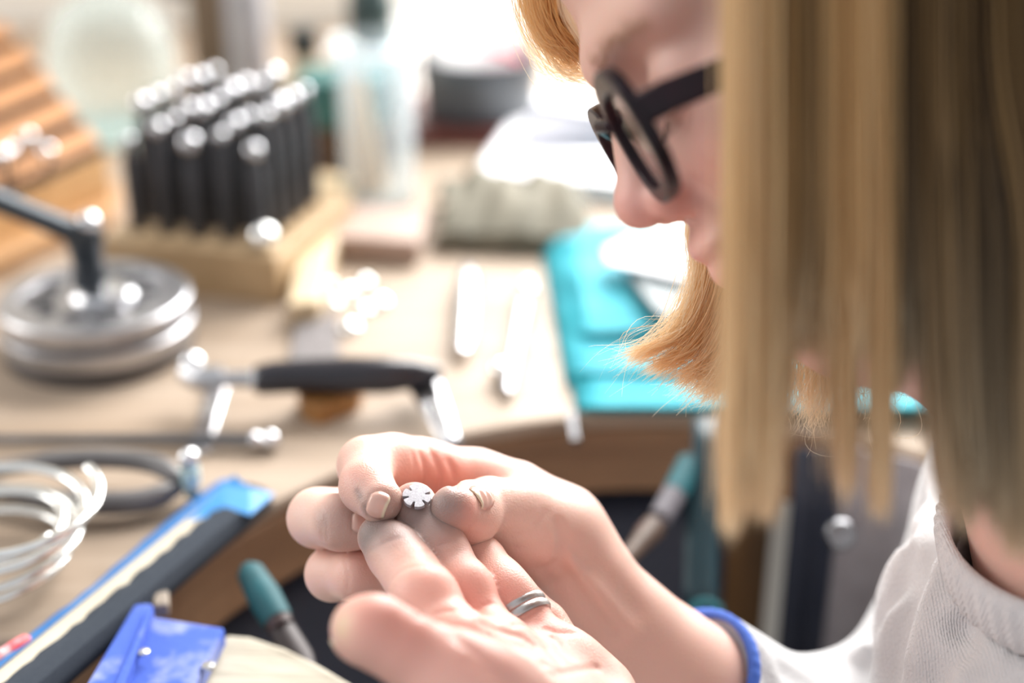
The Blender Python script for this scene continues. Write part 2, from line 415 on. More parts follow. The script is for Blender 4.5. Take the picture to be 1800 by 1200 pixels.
MB().lathe(B(252, 1148, .010), (0, 0, 1), [(.0, 0), (.0022, 0), (.0022, .001), (.0, .0016)], 14).build('screw', steel, pv, smooth=True)
MB().lathe(B(366, 1172, .006), (0, 0, 1), [(.0, 0), (.0026, 0), (.0024, .001), (.0, .0014)], 14).build('screw', steel, pv, smooth=True)
# small wooden jaw block at the edge of the bench (dark hollow under it)
blk = wood('grey_block_wood', (.30, .25, .20), (.22, .17, .13), .7, 30)
one('spacer_block', 'small weathered wood block behind the blue plate at the bench edge', 'block', MB().prism([B(270, 1040, .006), B(296, 1035, .006), B(296, 1062, .006), B(268, 1064, .006)], (0, 0, -.006)), blk, bevel=.001)
pin_wood = wood('pale_pin_wood', (.52, .48, .39), (.34, .30, .23), .7, 16, (1, 7, 1), .35)
top = [B(395, 1113, -.004), B(440, 1116, -.004), B(500, 1136, -.005), B(560, 1165, -.006), B(620, 1200, -.007), B(660, 1240, -.008), B(330, 1240, -.004)]
one('bench_pin', 'pale worn wooden bench pin jutting out past the blue plate', 'bench pin', MB().prism(top, (0, 0, -.018)), pin_wood, bevel=.002)
# sanding stick: wood core, grey emery paper on the near side, blue paper on the far side
sd = thing('sanding_stick', 'long wooden sanding stick wrapped in grey and blue abrasive paper', 'sanding stick', B(230, 1040))
stick_wood = wood('stick_wood', (.62, .55, .43), (.55, .47, .35), .6, 20, (1, 1, 1), .1)
a_n, a_f = B(52, 1225, .004), B(464, 875, .004); dv = unit(a_f-a_n); sv = unit(np.cross((0, 0, 1), dv))   # sv points to the left side
Lk = np.linalg.norm(a_f-a_n)
core = [a_n - dv*.05 + sv*.004, a_n + dv*(Lk-.010) + sv*.004, a_n + dv*(Lk-.010) + sv*.0172, a_n - dv*.05 + sv*.0180]
MB().prism([np.array(p)+np.array([0, 0, .0045]) for p in core], (0, 0, -.0085)).build('core', stick_wood, sd, bevel=.0008)
emery = M('emery_paper', (.018, .027, .042), (.028, .037, .052), .9, 0, 900, bump=.4); bpaper = M('blue_paper', (.005, .12, .36), (.010, .15, .42), .55, 0, 80); bpaper2 = M('blue_paper_light', (.07, .34, .74), (.05, .29, .68), .5, 0, 60)
n = 46; G0 = []; G1 = []
for i in range(n):
    t = i/(n-1); p = a_n - dv*.05 + dv*(Lk+.05)*t; j = .0006*math.sin(i*2.1) + .0004*rng.normal()
    wv_ = .0085*(1-.2*t)
    G0.append([p + sv*(.004+.0045+j) + np.array([0, 0, .0055]), p + sv*.003 + np.array([0, 0, .0056]), p + sv*(-.002) + np.array([0, 0, .0045]), p + sv*(-wv_*.55) + np.array([0, 0, .0012]), p + sv*(-wv_*.62) + np.array([0, 0, -.003])])
MB().grid(G0).build('emery_wrap', emery, sd, smooth=True, solid=.0005)
for i in range(n):
    t = i/(n-1); p = a_n - dv*.05 + dv*(Lk+.05)*t; wv_ = .0080 + .002*math.sin(t*9) + .0005*rng.normal()
    G1.append([p + sv*.0160 + np.array([0, 0, .0050]), p + sv*.0182 + np.array([0, 0, .0052]), p + sv*(.0182+wv_*.6) + np.array([0, 0, .0025]), p + sv*(.0182+wv_) + np.array([0, 0, -.003])])
MB().grid(G1).build('blue_wrap', bpaper, sd, smooth=True, solid=.0005)
e = a_n + dv*Lk
fl_ = [B(300, 945, .006), B(395, 850, .014), B(412, 835, .016), B(440, 858, .012), B(482, 868, .008), B(440, 905, .008), B(392, 890, .010), B(345, 925, .007)]
MB().add(fl_, [(0, 1, 7), (1, 6, 7), (1, 3, 6), (1, 2, 3), (3, 4, 5), (3, 5, 6)]).build('paper_flap', bpaper2, sd, solid=.0005)
# red pencil on the stick
pe = thing('pencil_stub', 'stub of red and white printed pencil lying on the sanding stick', 'pencil', B(20, 1142, .012))
redp = M('red_paint', (.72, .045, .075), (.80, .35, .36), .4, 0, 260); redp2 = M('red_white_print', (.70, .06, .09), (.80, .70, .70), .4, 0, 330, (1, 1, 1))
A_, B_ = B(52, 1122, .0085), B(-40, 1178, .0085); dd_ = unit(B_-A_)
MB().tube([A_ + dd_*t for t in (.0, .0012, .004, .0085)], [.0014, .0026, .0028, .0028], 12).build('cap', redp, pe, smooth=True)
MB().tube([A_ + dd_*t for t in (.0085, .015, .05)], .0027, 12).build('barrel', redp2, pe, smooth=True)

# coil of thick silver wire, lower left
wire_m = M('silver_wire', (.86, .86, .84), (.78, .78, .76), .20, 1.0, 120)
def coil(name, label, c0, c1, r0, r1, turns, ph, r, seed, tilt=(0, 0)):
    rg = np.random.default_rng(seed); w = rg.normal(0, 1, 8); path = []; N = int(turns*48)
    for i in range(N+1):
        t = i/N; a = ph - 2*math.pi*turns*t; c = c0+(c1-c0)*t; rr = r0+(r1-r0)*t + .0012*math.sin(a*.45+w[0])
        tx, ty = tilt[0]*math.cos(3*t+w[1]), tilt[1]*math.sin(4*t+w[2])
        x, y = rr*math.cos(a), rr*math.sin(a)
        path.append(c + np.array([x, y, x*tx + y*ty]))
    return one(name, label, 'wire', MB().tube(path, r, 10, .8), wire_m, 'coils of silver wire', smooth=True)
coil('wire_coil', 'large coil of thick silver wire standing loosely beside the sanding stick', B(12, 872, .036), B(-40, 1003, .0025), .0345, .0335, 3.75, .75, .0022, 3, (.05, .05))
coil('wire_coil', 'short loop of silver wire with a cut end inside the large coil', B(-20, 930, .022), B(-16, 930, .016), .0270, .0285, 1.35, -.2, .0019, 5, (.05, .05))

# ------------------------------------------------------------------ tools lying on the bench
grip_grey = M('grey_grip', (.10, .095, .095), (.15, .14, .14), .35, 0, 40)
black_rubber = M('black_lacquer', (.014, .013, .018), (.022, .02, .026), .22, 0, 40)
pl = thing('pliers', 'pliers with curved grey handles lying behind the wire coil', 'pliers', B(250, 850))
def ptube(name, pts, r, m, par, flat=1.0, seg=12): return MB().tube(pts, r, seg, flat).build(name, m, par, smooth=True)
def curve(ctrl, n=24): return list(bez0(np.array(ctrl, float), n))
def bez0(c, n):
    ext = np.concatenate([[2*c[0]-c[1]], c, [2*c[-1]-c[-2]]]); out = []
    for t in np.linspace(0, len(c)-1-1e-6, n):
        s = int(t); f = t-s; p0, p1, p2, p3 = ext[s:s+4]
        out.append(.5*((2*p1)+(-p0+p2)*f+(2*p0-5*p1+4*p2-p3)*f*f+(-p0+3*p1-3*p2+p3)*f**3))
    return out
ptube('handle', curve([B(-60, 832, .012), B(80, 812, .013), B(190, 806, .013), B(270, 816, .013), B(318, 842, .012)]), [.0042]*6+[.0052]*14+[.0048, .0045, .004, .003], grip_grey, pl, .85)
ptube('handle', curve([B(-60, 850, .008), B(90, 880, .008), B(190, 884, .008), B(265, 876, .008), B(322, 850, .008)]), [.0042]*6+[.0056]*14+[.005, .0045, .004, .003], grip_grey, pl, .9)
ptube('jaw', [B(-60, 840, .010), B(-110, 842, .010), B(-180, 845, .008)], [.008, .006, .002], dsteel, pl)
MB().lathe(B(-60, 840, .002), (0, 0, 1), [(.0, 0), (.008, 0), (.008, .016), (.0, .018)], 18).build('pivot', steel, pl, smooth=True)
sc_ = thing('scriber', 'thin steel scriber with a ball end lying across the bench', 'scriber', B(240, 775))
ptube('shaft', [B(-40, 772, .004), B(120, 772, .004), B(300, 772, .0045), B(440, 774, .005)], [.0022, .0025, .0028, .003], dsteel, sc_)
MB().ball(B(475, 774, .005), .0050).build('ball_end', steel, sc_, smooth=True)
MB().lathe(B(438, 774, .005), B(460, 774, .005)-B(430, 774, .005), [(.0028, 0), (.0042, .001), (.0042, .004), (.003, .006)], 16).build('collar', steel, sc_, smooth=True)
tl = thing('needle_handle', 'pale aqua capped tool end standing by the plier handles', 'tool', B(335, 870))
pale_aqua = M('pale_aqua', (.52, .72, .73), (.62, .80, .80), .3, 0, 30)
ptube('barrel', [B(338, 868, .003), B(336, 848, .010), B(333, 822, .018)], [.0036, .0042, .0044], pale_aqua, tl)
MB().ball(B(332, 806, .022), .0048).build('cap', steel, tl, smooth=True)
# hammer
hm = thing('hammer', 'small hammer with a dark turned handle lying on the bench', 'hammer', B(560, 670))
hz = .020
ptube('handle', [B(446, 668, hz), B(452, 668, hz), B(480, 664, hz), B(540, 660, hz), B(610, 660, hz), B(680, 660, hz), B(730, 657, hz), B(768, 656, hz), B(778, 656, hz)], [.0050, .0074, .0082, .0084, .0094, .0092, .0076, .0045, .002], black_rubber, hm, 1, 20)
ptube('neck', [B(452, 667, hz), B(420, 666, hz), B(380, 666, hz)], [.0048, .0042, .0040], brush, hm)
MB().lathe(B(446, 667, hz), B(460, 667, hz)-B(440, 667, hz), [(.0052, -.001), (.0062, 0), (.0062, .005), (.0052, .006)], 18).build('ferrule', steel, hm, smooth=True)
ptube('head', [B(325, 652, .019), B(334, 656, .019), B(350, 666, .019), B(368, 668, .019), B(392, 667, .019)], [.0035, .0068, .0062, .0070, .0072], brush, hm, 1, 18)
MB().ball(B(338, 640, .022), .0062).build('ball_peen', steel, hm, smooth=True)
# flat tapered steel tool running from the hammer head to the front
fb = MB().prism([B(372, 662, .004), B(404, 664, .004), B(368, 790, .004), B(330, 790, .004)], (0, 0, -.004))
one('steel_chisel', 'flat tapered steel chisel lying below the hammer head', 'chisel', fb, steel, bevel=.0008)
# ring clamp of wood under the handle
one('wooden_clamp', 'small orange-brown wooden wedge lying under the dark hammer handle', 'wedge', MB().prism([B(520, 672, .012), B(640, 668, .012), B(628, 690, .010), B(560, 716, .010), B(528, 700, .011)], (0, 0, -.0115)), wood('orange_wood', (.40, .19, .05), (.30, .13, .035), .5), bevel=.002)
# tweezers
tw = thing('tweezers', 'bright steel tweezers lying between hammer handle and knuckles', 'tweezers', B(765, 725))
for (c0, c1), m_ in zip(((B(716, 660, .012), B(792, 788, .004)), (B(752, 655, .012), B(800, 784, .010))), (steel, steel)):
    d_ = unit(c1-c0); s_ = unit(np.cross(d_, (0, 0, 1)))
    G = []
    for t in np.linspace(0, 1, 9):
        p = c0+(c1-c0)*t + np.array([0, 0, .003*math.sin(t*math.pi)]); w_ = .0052*(1-.45*t)
        G.append([p-s_*w_, p-s_*w_*.3+np.array([0, 0, .0006]), p+s_*w_*.3+np.array([0, 0, .0006]), p+s_*w_])
    MB().grid(G).build('arm', m_, tw, smooth=True, solid=.0014)
one('steel_spatula', 'broad bright steel burnisher strip lying upright on the bench centre', 'burnisher', MB().tube([B(822, 470, .007), B(822, 490, .008), B(820, 540, .009), B(816, 590, .008), B(812, 618, .006)], [.003, .0062, .0066, .006, .0035], 14, .7, (0, 0, 1)), steel, smooth=True)
sp = thing('steel_probe', 'thin steel probe lying beside the teal cloth', 'probe', B(905, 600))
ptube('shaft', [B(926, 500, .005), B(915, 560, .005), B(900, 640, .005), B(892, 690, .004)], [.0045, .0040, .0038, .0030], brush, sp, .8)
MB().ball(B(926, 515, .008), .0058).build('bulb', steel, sp, smooth=True)
one('silver_bead', 'single silver bead lying left of the steel probe', 'bead', MB().ball(B(880, 652, .006), .0058), wire_m, smooth=True)
# file with cross-cut face and little silver domes behind the hammer
one('flat_file', 'flat steel file lying behind the hammer handle', 'file', MB().prism([B(520, 560, .004), B(592, 545, .004), B(598, 640, .004), B(508, 640, .004)], (0, 0, -.0038)), M('file_steel', (.26, .235, .23), (.17, .15, .15), .7, .3, 700, (1, .2, 1), bump=.8), bevel=.0006)
dome = MB()
def dome_mb(c, r): return MB().lathe(c, (0, 0, 1), [(r, 0), (r*1.0, r*.08), (r*.93, r*.42), (r*.72, r*.72), (r*.40, r*.93), (r*.02, r*1.0)], 22)
dpos = [(520, 530, .0085), (552, 512, .0095), (574, 496, .0085), (612, 508, .0085), (640, 492, .009), (668, 528, .0095), (616, 572, .0095), (588, 528, .007), (640, 540, .008)]
desc = ['nearest the wood block', 'second from the wood block', 'behind the others by the block', 'in the middle of the group', 'at the back right of the group', 'at the right end of the group', 'set nearest the hammer handle', 'smallest in the middle of the group', 'between the front and right ones']
for (u, v, r), t_ in zip(dpos, desc):
    one('silver_dome', 'polished silver dome on the bench, '+t_, 'dome', dome_mb(B(u, v+10), r*.68), wire_m, 'polished silver domes', smooth=True)

# ------------------------------------------------------------------ swage disc with lever
sw = thing('disc_cutter', 'round two-tier steel disc cutter with black lever arm', 'disc cutter', B(172, 595))
cb = B(178, 612); cx_ = cb + np.array([0, .0, 0])
Rd = .0505
top_h = .030
MB().lathe(cx_+np.array([0, 0, 0]), (0, 0, 1), [(.0, 0), (Rd*.97, 0), (Rd*.99, .002), (Rd*.99, .008), (Rd*.97, .009), (.0, .009)], 72).build('base', M('grey_cast_iron', (.14, .13, .13), (.10, .095, .095), .5, .6, 40), sw, smooth=True)
MB().lathe(cx_+np.array([0, 0, .009]), (0, 0, 1), [(.0, 0), (Rd*1.0, 0), (Rd*1.01, .001), (Rd*1.01, .0085), (Rd*.985, .0095), (Rd*.93, .0095), (.0, .0095)], 72).build('lower_disc', brush, sw, smooth=True)
MB().lathe(cx_+np.array([0, 0, .0185]), (0, 0, 1), [(.0, 0), (Rd*.93, 0), (Rd*.93, .0035), (.0, .0035)], 72).build('spacer', dsteel, sw, smooth=True)
zt = .022
MB().lathe(cx_+np.array([0, 0, zt]), (0, 0, 1), [(Rd*.93, -.001), (Rd*.98, 0), (Rd*1.0, .0012), (Rd*1.0, .0088), (Rd*.975, .010), (Rd*.80, .010), (Rd*.79, .0085), (Rd*.0, .0085)], 72).build('upper_disc', brush, sw, smooth=True)
hol = M('hole_black', (.05, .05, .055), None, .6)
for k in range(10):
    a = 2*math.pi*k/10+.2; r_ = .0044 + .0028*(k % 3)/2
    c_ = cx_ + np.array([math.cos(a)*Rd*.56, math.sin(a)*Rd*.56, zt+.0087])
    MB().lathe(c_, (0, 0, 1), [(r_*1.2, -.001), (r_*1.2, .0006), (r_, .0008), (r_*.96, -.001), (.0, -.001)], 20).build('hole_rim', dsteel, sw, smooth=True)
    MB().lathe(c_, (0, 0, 1), [(.0, -.0004), (r_*.94, -.0004), (r_*.94, .0001), (.0, .0001)], 18).build('hole', hol, sw)
MB().lathe(cx_+np.array([.004, .004, zt+.0085]), (0, 0, 1), [(.0, 0), (.017, 0), (.018, .001), (.016, .004), (.009, .006), (.0, .006)], 32).build('boss', steel, sw, smooth=True)
pb = cx_ + np.array([-.003, .006, zt+.012])
blk_iron = M('blued_iron', (.030, .038, .048), (.05, .06, .07), .32, .4, 30)
MB().lathe(pb, (0, 0, 1), [(.0, 0), (.0095, 0), (.0090, .006), (.0080, .012), (.0095, .024), (.0105, .026), (.0100, .034), (.0, .035)], 24).build('post', blk_iron, sw, smooth=True)
tpz = pb + np.array([0, 0, .029])
le = P(-80, 322, depth(tpz)-.03)
ptube('lever', [tpz + np.array([.006, 0, 0]), tpz, tpz*.6+le*.4, tpz*.2+le*.8, le], [.006, .0085, .0076, .0078, .0080], blk_iron, sw, .8, 16)
MB().ball(tpz + np.array([.004, -.002, .008]), .0062).build('cap_nut', steel, sw, smooth=True)

# ------------------------------------------------------------------ wood block with doming punches
pbw = wood('maple_block', (.50, .35, .20), (.38, .25, .13), .45, 10, (1, 8, 8), .12)
bl = B(185, 500); br_ = B(492, 537); ax1 = unit(br_-bl); ax1[2] = 0; ax1 = unit(ax1); ax2 = np.array([-ax1[1], ax1[0], 0]); BW = np.linalg.norm(br_-bl); BH = .030; BD = .115
stand = thing('punch_stand', 'pale wooden block holding rows of steel doming punches', 'tool stand', bl + ax1*BW/2 + ax2*BD/2)
MB().box(bl + ax1*BW/2 + ax2*BD/2 + np.array([0, 0, BH/2]), (BW, BD, BH), axes=(ax1, ax2, (0, 0, 1))).build('block', pbw, stand, bevel=.0015)
punch_black = M('punch_shaft', (.030, .031, .036), (.05, .05, .056), .42, .3, 60); punch_head = M('punch_head', (.62, .62, .64), (.5, .5, .52), .18, 1.0, 60)
NX, NY = 5, 5; g_ = 'steel doming punches standing in the wooden block'
first = {}
rowname = ['front', 'second', 'third', 'fourth', 'back']
for j in range(NY):
    for i in range(NX):
        c_ = bl + ax1*(.015 + (BW-.034)*i/(NX-1)) + ax2*(.020 + (BD-.042)*j/(NY-1)) + np.array([0, 0, BH])
        k = (i*2+j*3) % 4; L_ = .052 + .004*k + .012*j/3; r_ = .0052 + .0004*(i % 3); hr = r_*(.78+.16*((i+2*j) % 3))
        pu = thing('doming_punch', 'ball-headed dark steel doming punch in the %s row, %s from the left' % (rowname[j], ['first', 'second', 'third', 'fourth', 'fifth'][i]), 'punch', c_, g_)
        MB().lathe(c_, (0, 0, 1), [(r_*.9, 0), (r_, .002), (r_, L_*.8), (r_*.72, L_*.9), (r_*.6, L_)], 16).build('shaft', punch_black, pu, smooth=True)
        MB().ball(c_+np.array([0, 0, L_+hr*.7]), hr).build('head', punch_head, pu, smooth=True)
# the bright silver bead on the front corner and an added pale strip for the block's brightly lit right face
one('silver_bead', 'polished silver bead sitting on the front corner of the punch block', 'bead', MB().ball(bl+ax1*(BW-.012)+ax2*.010+np.array([0, 0, BH+.0075]), .0080), wire_m, smooth=True)
sw_pale = wood('lit_block_side', (.66, .52, .34), (.56, .42, .26), .35, 9, (8, 1, 8), .08)
one('lit_block_side', 'added pale strip standing for the brightly lit side of the punch block', 'board', MB().prism([B(505, 535, .016), B(560, 528, .016), B(625, 308, .016), B(560, 300, .016)], (0, 0, -.0155)), sw_pale, bevel=.002)

# ------------------------------------------------------------------ slotted wooden rack, far left
rk = thing('bur_rack', 'sloping orange wooden rack with dark slots at the bench left', 'rack', B(40, 420))
rw = wood('orange_pine', (.50, .24, .10), (.42, .19, .075), .5, 12, (1, 8, 8), .1)
A0 = P(-250, 470, .80); A1 = P(186, 262, .95); U0 = P(0, 30, 1.04)
e1 = unit(A1-A0); up_ = unit(U0-A1); nr_ = unit(np.cross(e1, up_)); nr_ = nr_ if np.dot(nr_, FWD) < 0 else -nr_
PI_ = np.linalg.norm(U0-A1)/5
def on_rack(u, v): r = ray(u, v); return CAM + r*(np.dot(A0-CAM, nr_)/np.dot(r, nr_))
LW = np.linalg.norm(A1-A0); slotdark = M('slot_shade', (.022, .016, .014), None, .9, spec=.1)
MB().prism([A0-nr_*.0030, A0+e1*LW-nr_*.0030, A0+e1*LW+up_*PI_*5-nr_*.0030, A0+up_*PI_*5-nr_*.0030], -nr_*.006).build('backing', slotdark, rk)  # near-black sheet close under the slats, in place of the deep slots' shade
for k in range(5):
    o_ = A0 + up_*(k*PI_ + .25*PI_)
    MB().prism([o_, o_+e1*LW, o_+e1*LW+up_*PI_*.62, o_+up_*PI_*.62], -nr_*.0028).build('slat', rw, rk, bevel=.0012)
fd = np.array([0, 0, -.028])
MB().prism([A0-e1*.0+fd, A0+e1*LW+fd, A0+e1*LW-up_*.001, A0-up_*.001], -nr_*.02).build('front_board', wood('pine_front', (.62, .38, .18), (.52, .30, .13), .5, 10, (1, 8, 8), .1), rk, bevel=.0015)
fb_ = P(30, 392, .93); 
for k, (u, v) in enumerate(((20, 292), (52, 268), (86, 292), (8, 300))):
    c_ = on_rack(u, v+26)
    bu = thing('steel_bur', 'small steel bur stuck in a rack slot, '+['lowest of the slot', 'standing tallest', 'farthest to the back', 'partly hidden at the edge'][k], 'bur', c_, 'steel burs in the sloping rack')
    MB().cyl(c_, c_+nr_*.006+np.array([0, 0, .010]), .0016).build('shank', dsteel, bu, smooth=True)
    MB().ball(c_+nr_*.007+np.array([0, 0, .0135]), .0052).build('tip', steel, bu, smooth=True)
one('wooden_tray', 'orange wooden board standing on the bench beneath the sloping rack', 'board', MB().prism([B(-120, 545), B(200, 395), B(212, 345), B(-100, 470)], (0, 0, .012)), wood('tray_pine', (.50, .29, .14), (.42, .23, .10), .5, 10, (1, 8, 8), .1), bevel=.002)

# ------------------------------------------------------------------ glass jar and things at the back
clear = hazy('clear_glass', (.91, .95, .935), .12); clear2 = hazy('cylinder_glass', (.86, .92, .95), .05)
jc = B(210, 232); jd = depth(jc)
jar = thing('glass_cloche', 'clear glass dome jar with a flat rim standing behind the punches', 'jar', jc)
s_ = jd/FPX
prof = [(118*s_, 0), (122*s_, .004), (122*s_, .016), (112*s_, .022), (100*s_, .024), (100*s_, .034), (108*s_, .040), (112*s_, .060), (104*s_, .082), (80*s_, .100), (45*s_, .110), (14*s_, .113), (10*s_, .118), (16*s_, .124), (12*s_, .132), (.0005, .134)]
inn = [(r*.93-.0015 if r > .004 else .0004, t-.003 if t > .01 else t+.002) for r, t in prof[::-1] if t > .003]
MB().lathe(jc, (0, 0, 1), prof+inn, 18).build('dome', clear, jar)
MB().lathe(jc, (0, 0, 1), [(.0, .0), (110*s_, .0), (112*s_, .003), (.0, .004)], 40).build('base', M('aqua_base', (.55, .66, .64), None, .3), jar, smooth=True)
# post and tube
bz = B(400, 190)
one('wooden_post', 'brown wooden post standing on the bench behind the punches', 'post', MB().box(bz + np.array([-.012, .02, .20]), (.030, .03, .40)), wood('post_wood', (.21, .14, .09), (.15, .10, .06), .6, 8, (6, 6, 1)), bevel=.002)
one('grey_tube', 'upright grey metal tube right of the wooden post', 'tube', MB().cyl(bz + np.array([.022, .0, 0]), bz + np.array([.022, .0, .40]), .017, seg=32), M('grey_tube_paint', (.42, .40, .42), (.36, .35, .37), .35, .2), smooth=True)
one('navy_box', 'dark navy tool roll hanging high behind the glass dome', 'tool roll', MB().box(B(330, 100)+np.array([0, .05, .085]), (.055, .03, .07)), M('navy_plain', (.045, .06, .10), None, .6), bevel=.006)
# bottle
bc = B(545, 245); bd = depth(bc); s_ = bd/FPX
bo = thing('glass_bottle', 'squat amber bottle with a black cap behind the punches', 'bottle', bc)
MB().lathe(bc, (0, 0, 1), [(.0, 0), (48*s_, .0), (52*s_, .004), (52*s_, .042), (44*s_, .052), (22*s_, .060), (20*s_, .072), (.0, .072)], 32).build('body', M('amber', (.52, .42, .27), (.60, .50, .36), .15, 0, 20), bo, smooth=True)
MB().lathe(bc, (0, 0, 1), [(.0, .068), (24*s_, .068), (25*s_, .070), (25*s_, .088), (.0, .089)], 32).build('cap', M('black_cap', (.02, .024, .024), None, .3), bo, smooth=True)
MB().lathe(bc+np.array([0, -.001, 0]), (0, 0, 1), [(52.6*s_, .008), (52.9*s_, .010), (52.9*s_, .034), (52.6*s_, .036)], 32).build('paper_label', M('pale_label', (.66, .72, .64), None, .6), bo, smooth=True)
# copper pot
cp = B(515, 268); s_ = depth(cp)/FPX
cm = thing('copper_pot', 'small copper pot at the right end of the punches', 'pot', cp)
MB().lathe(cp, (0, 0, 1), [(.0, 0), (22*s_, 0), (25*s_, .003), (26*s_, .034), (28*s_, .038), (25*s_, .038), (23*s_, .006), (.0, .005)], 28).build('body', M('copper', (.72, .36, .20), (.60, .28, .15), .3, .9), cm, smooth=True)
hh_ = [cp+np.array([25*s_, 0, .030]), cp+np.array([34*s_, 0, .026]), cp+np.array([34*s_, 0, .014]), cp+np.array([25*s_, 0, .008])]
ptube('handle', curve(hh_, 12), .0022, bpy.data.materials['copper'], cm)
# teal tin on a dark box
tb = B(578, 310); 
one('brown_box', 'dark brown wooden box with a teal tin on it', 'box', MB().box(tb+np.array([.012, .02, .018]), (.062, .05, .036)), wood('dark_box_wood', (.10, .055, .03), (.06, .035, .02), .5), bevel=.002)
ti = thing('teal_tin', 'teal green lidded tin standing on the dark brown box', 'tin', tb+np.array([.012, .02, .036]))
tin_m = M('tin_green', (.035, .13, .125), (.05, .17, .16), .4, .2)
MB().box(tb+np.array([.012, .02, .050]), (.060, .046, .028)).build('body', tin_m, ti, bevel=.003)
MB().box(tb+np.array([.012, .02, .0675]), (.063, .049, .008)).build('lid', tin_m, ti, bevel=.002)
# tall glass cylinder with a dark lid, brush inside
gc = B(668, 358); s_ = depth(gc)/FPX
gj = thing('glass_cylinder', 'tall clear glass cylinder with pale wooden stick inside', 'jar', gc)
MB().lathe(gc, (0, 0, 1), [(.0, 0), (60*s_, 0), (64*s_, .003), (64*s_, .115), (61*s_, .117), (59*s_, .115), (59*s_, .006), (.0, .005)], 40).build('body', clear2, gj, smooth=True)
pw = thing('paint_brush', 'pale wooden brush handle standing in the glass cylinder', 'brush', gc+np.array([-.006, 0, .007]))
ptube('handle', [gc+np.array([-.006, 0, .010]), gc+np.array([-.010, 0, .045]), gc+np.array([-.013, .0, .09])], [.011, .010, .006], wood('brush_wood', (.62, .42, .26), (.55, .36, .2), .4), pw)
ptube('bristles', [gc+np.array([-.013, .0, .09]), gc+np.array([-.0145, .0, .112])], [.007, .005], M('bristle', (.55, .55, .52), None, .8, 0, 300, (1, 1, .1)), pw)
# dark canister beyond it
dc = P(655, 78, 1.20); 
dcan = thing('dark_canister', 'dark green canister on the sill behind the glass cylinder', 'canister', dc)
dg = M('bottle_green', (.012, .03, .03), (.03, .06, .055), .3)
s_ = 1.20/FPX
MB().lathe(dc, (0, 0, 1), [(.0, 0), (38*s_, 0), (42*s_, .004), (42*s_, .038), (30*s_, .050), (.0, .052)], 28).build('body', dg, dcan, smooth=True)
MB().lathe(dc+np.array([0, 0, .050]), (0, 0, 1), [(.0, 0), (26*s_, 0), (26*s_, .014), (.0, .015)], 24).build('lid', M('canister_lid', (.05, .11, .10), None, .3), dcan, smooth=True)
sh_z = ZB
one('riser_block', 'whitish wooden riser under the dark green canister', 'block', MB().box((dc[0], dc[1]+.0, (dc[2]+ZB)/2), (.075, .07, dc[2]-ZB)), white_paint, bevel=.002)
# dark round bowl with papers
gb = B(845, 222); s_ = depth(gb)/FPX
rb = thing('round_box', 'dark grey round box with pale stepped lid by the window', 'box', gb+np.array([0, 0, .012]))
dgm = M('charcoal_box', (.060, .068, .078), (.085, .092, .10), .4, 0, 30)
MB().lathe(gb+np.array([0, 0, .012]), (0, 0, 1), [(.0, 0), (96*s_, 0), (99*s_, .002), (101*s_, .026), (101*s_, .030), (.0, .030)], 48).build('body', dgm, rb, smooth=True)
MB().lathe(gb+np.array([0, 0, .042]), (0, 0, 1), [(.0, -.001), (103*s_, -.001), (104*s_, .001), (104*s_, .016), (101*s_, .018), (98*s_, .016), (96*s_, .004), (.0, .003)], 48).build('rim', dgm, rb, smooth=True)
one('mahogany_board', 'dark reddish board under the round grey box', 'board', MB().box(gb+np.array([.0, .0, .006]), (.125, .12, .0115)), wood('mahogany', (.11, .022, .018), (.15, .04, .028), .4), bevel=.002)
card = M('white_card', (.86, .86, .88), (.82, .82, .85), .6); redc = M('red_card', (.70, .02, .07), (.62, .02, .06), .5)
ct = gb + np.array([0, 0, .047])
one('white_card', 'stack of white cards lying in the round grey box', 'card', MB().box(ct+np.array([.006, -.026, .004]), (.052, .026, .010), .2), card, bevel=.001)
one('red_card', 'red card leaning on white cards in the round box', 'card', MB().prism([ct+np.array([-.002, -.030, .024]), ct+np.array([.034, -.024, .0105]), ct+np.array([.034, -.014, .0105]), ct+np.array([-.002, -.020, .024])], (0, 0, .004)), redc, bevel=.0006)
bowl_m = vcol_mat('milky_plastic', .4, trans=.6); bowl_m.node_tree.nodes['Principled BSDF'].inputs['Base Color'].default_value = (.9, .9, .9, 1)
for n_ in [q for q in bowl_m.node_tree.nodes if q.type == 'VERTEX_COLOR']: bowl_m.node_tree.nodes.remove(n_)
for n_ in [q for q in bowl_m.node_tree.nodes if q.type == 'BSDF_TRANSLUCENT']: n_.inputs['Color'].default_value = (.92, .92, .92, 1)
one('white_bowl', 'milky white bowl standing in the round grey box', 'bowl', MB().lathe(gb+np.array([-.004, .018, .046]), (0, 0, 1), [(.0, 0), (.028, 0), (.031, .004), (.046, .030), (.053, .066), (.050, .066), (.043, .032), (.026, .008), (.0, .007)], 40), bowl_m, smooth=True)
# white magazines
for k in range(5):
    q = [B(820+6*k, 335), B(1115+3*k, 362), B(1075-4*k, 195), B(905+5*k, 192)]
    one('white_magazine', 'white magazine in the pile near the glasses, '+['at the bottom', 'second from bottom', 'in the middle', 'second from top', 'on top'][k], 'magazine',
        MB().prism([p+np.array([0, 0, .003*k+.0002]) for p in q], (0, 0, .0026)), card, 'pile of white magazines', bevel=.0004)
one('grey_folder', 'grey folder standing behind the white magazines', 'folder', MB().prism([B(900, 268, .018), B(1080, 268, .018), B(1090, 205, .045), B(945, 180, .045)], np.array([0, .004, 0])), M('grey_folder', (.50, .50, .56), None, .6), bevel=.0005)
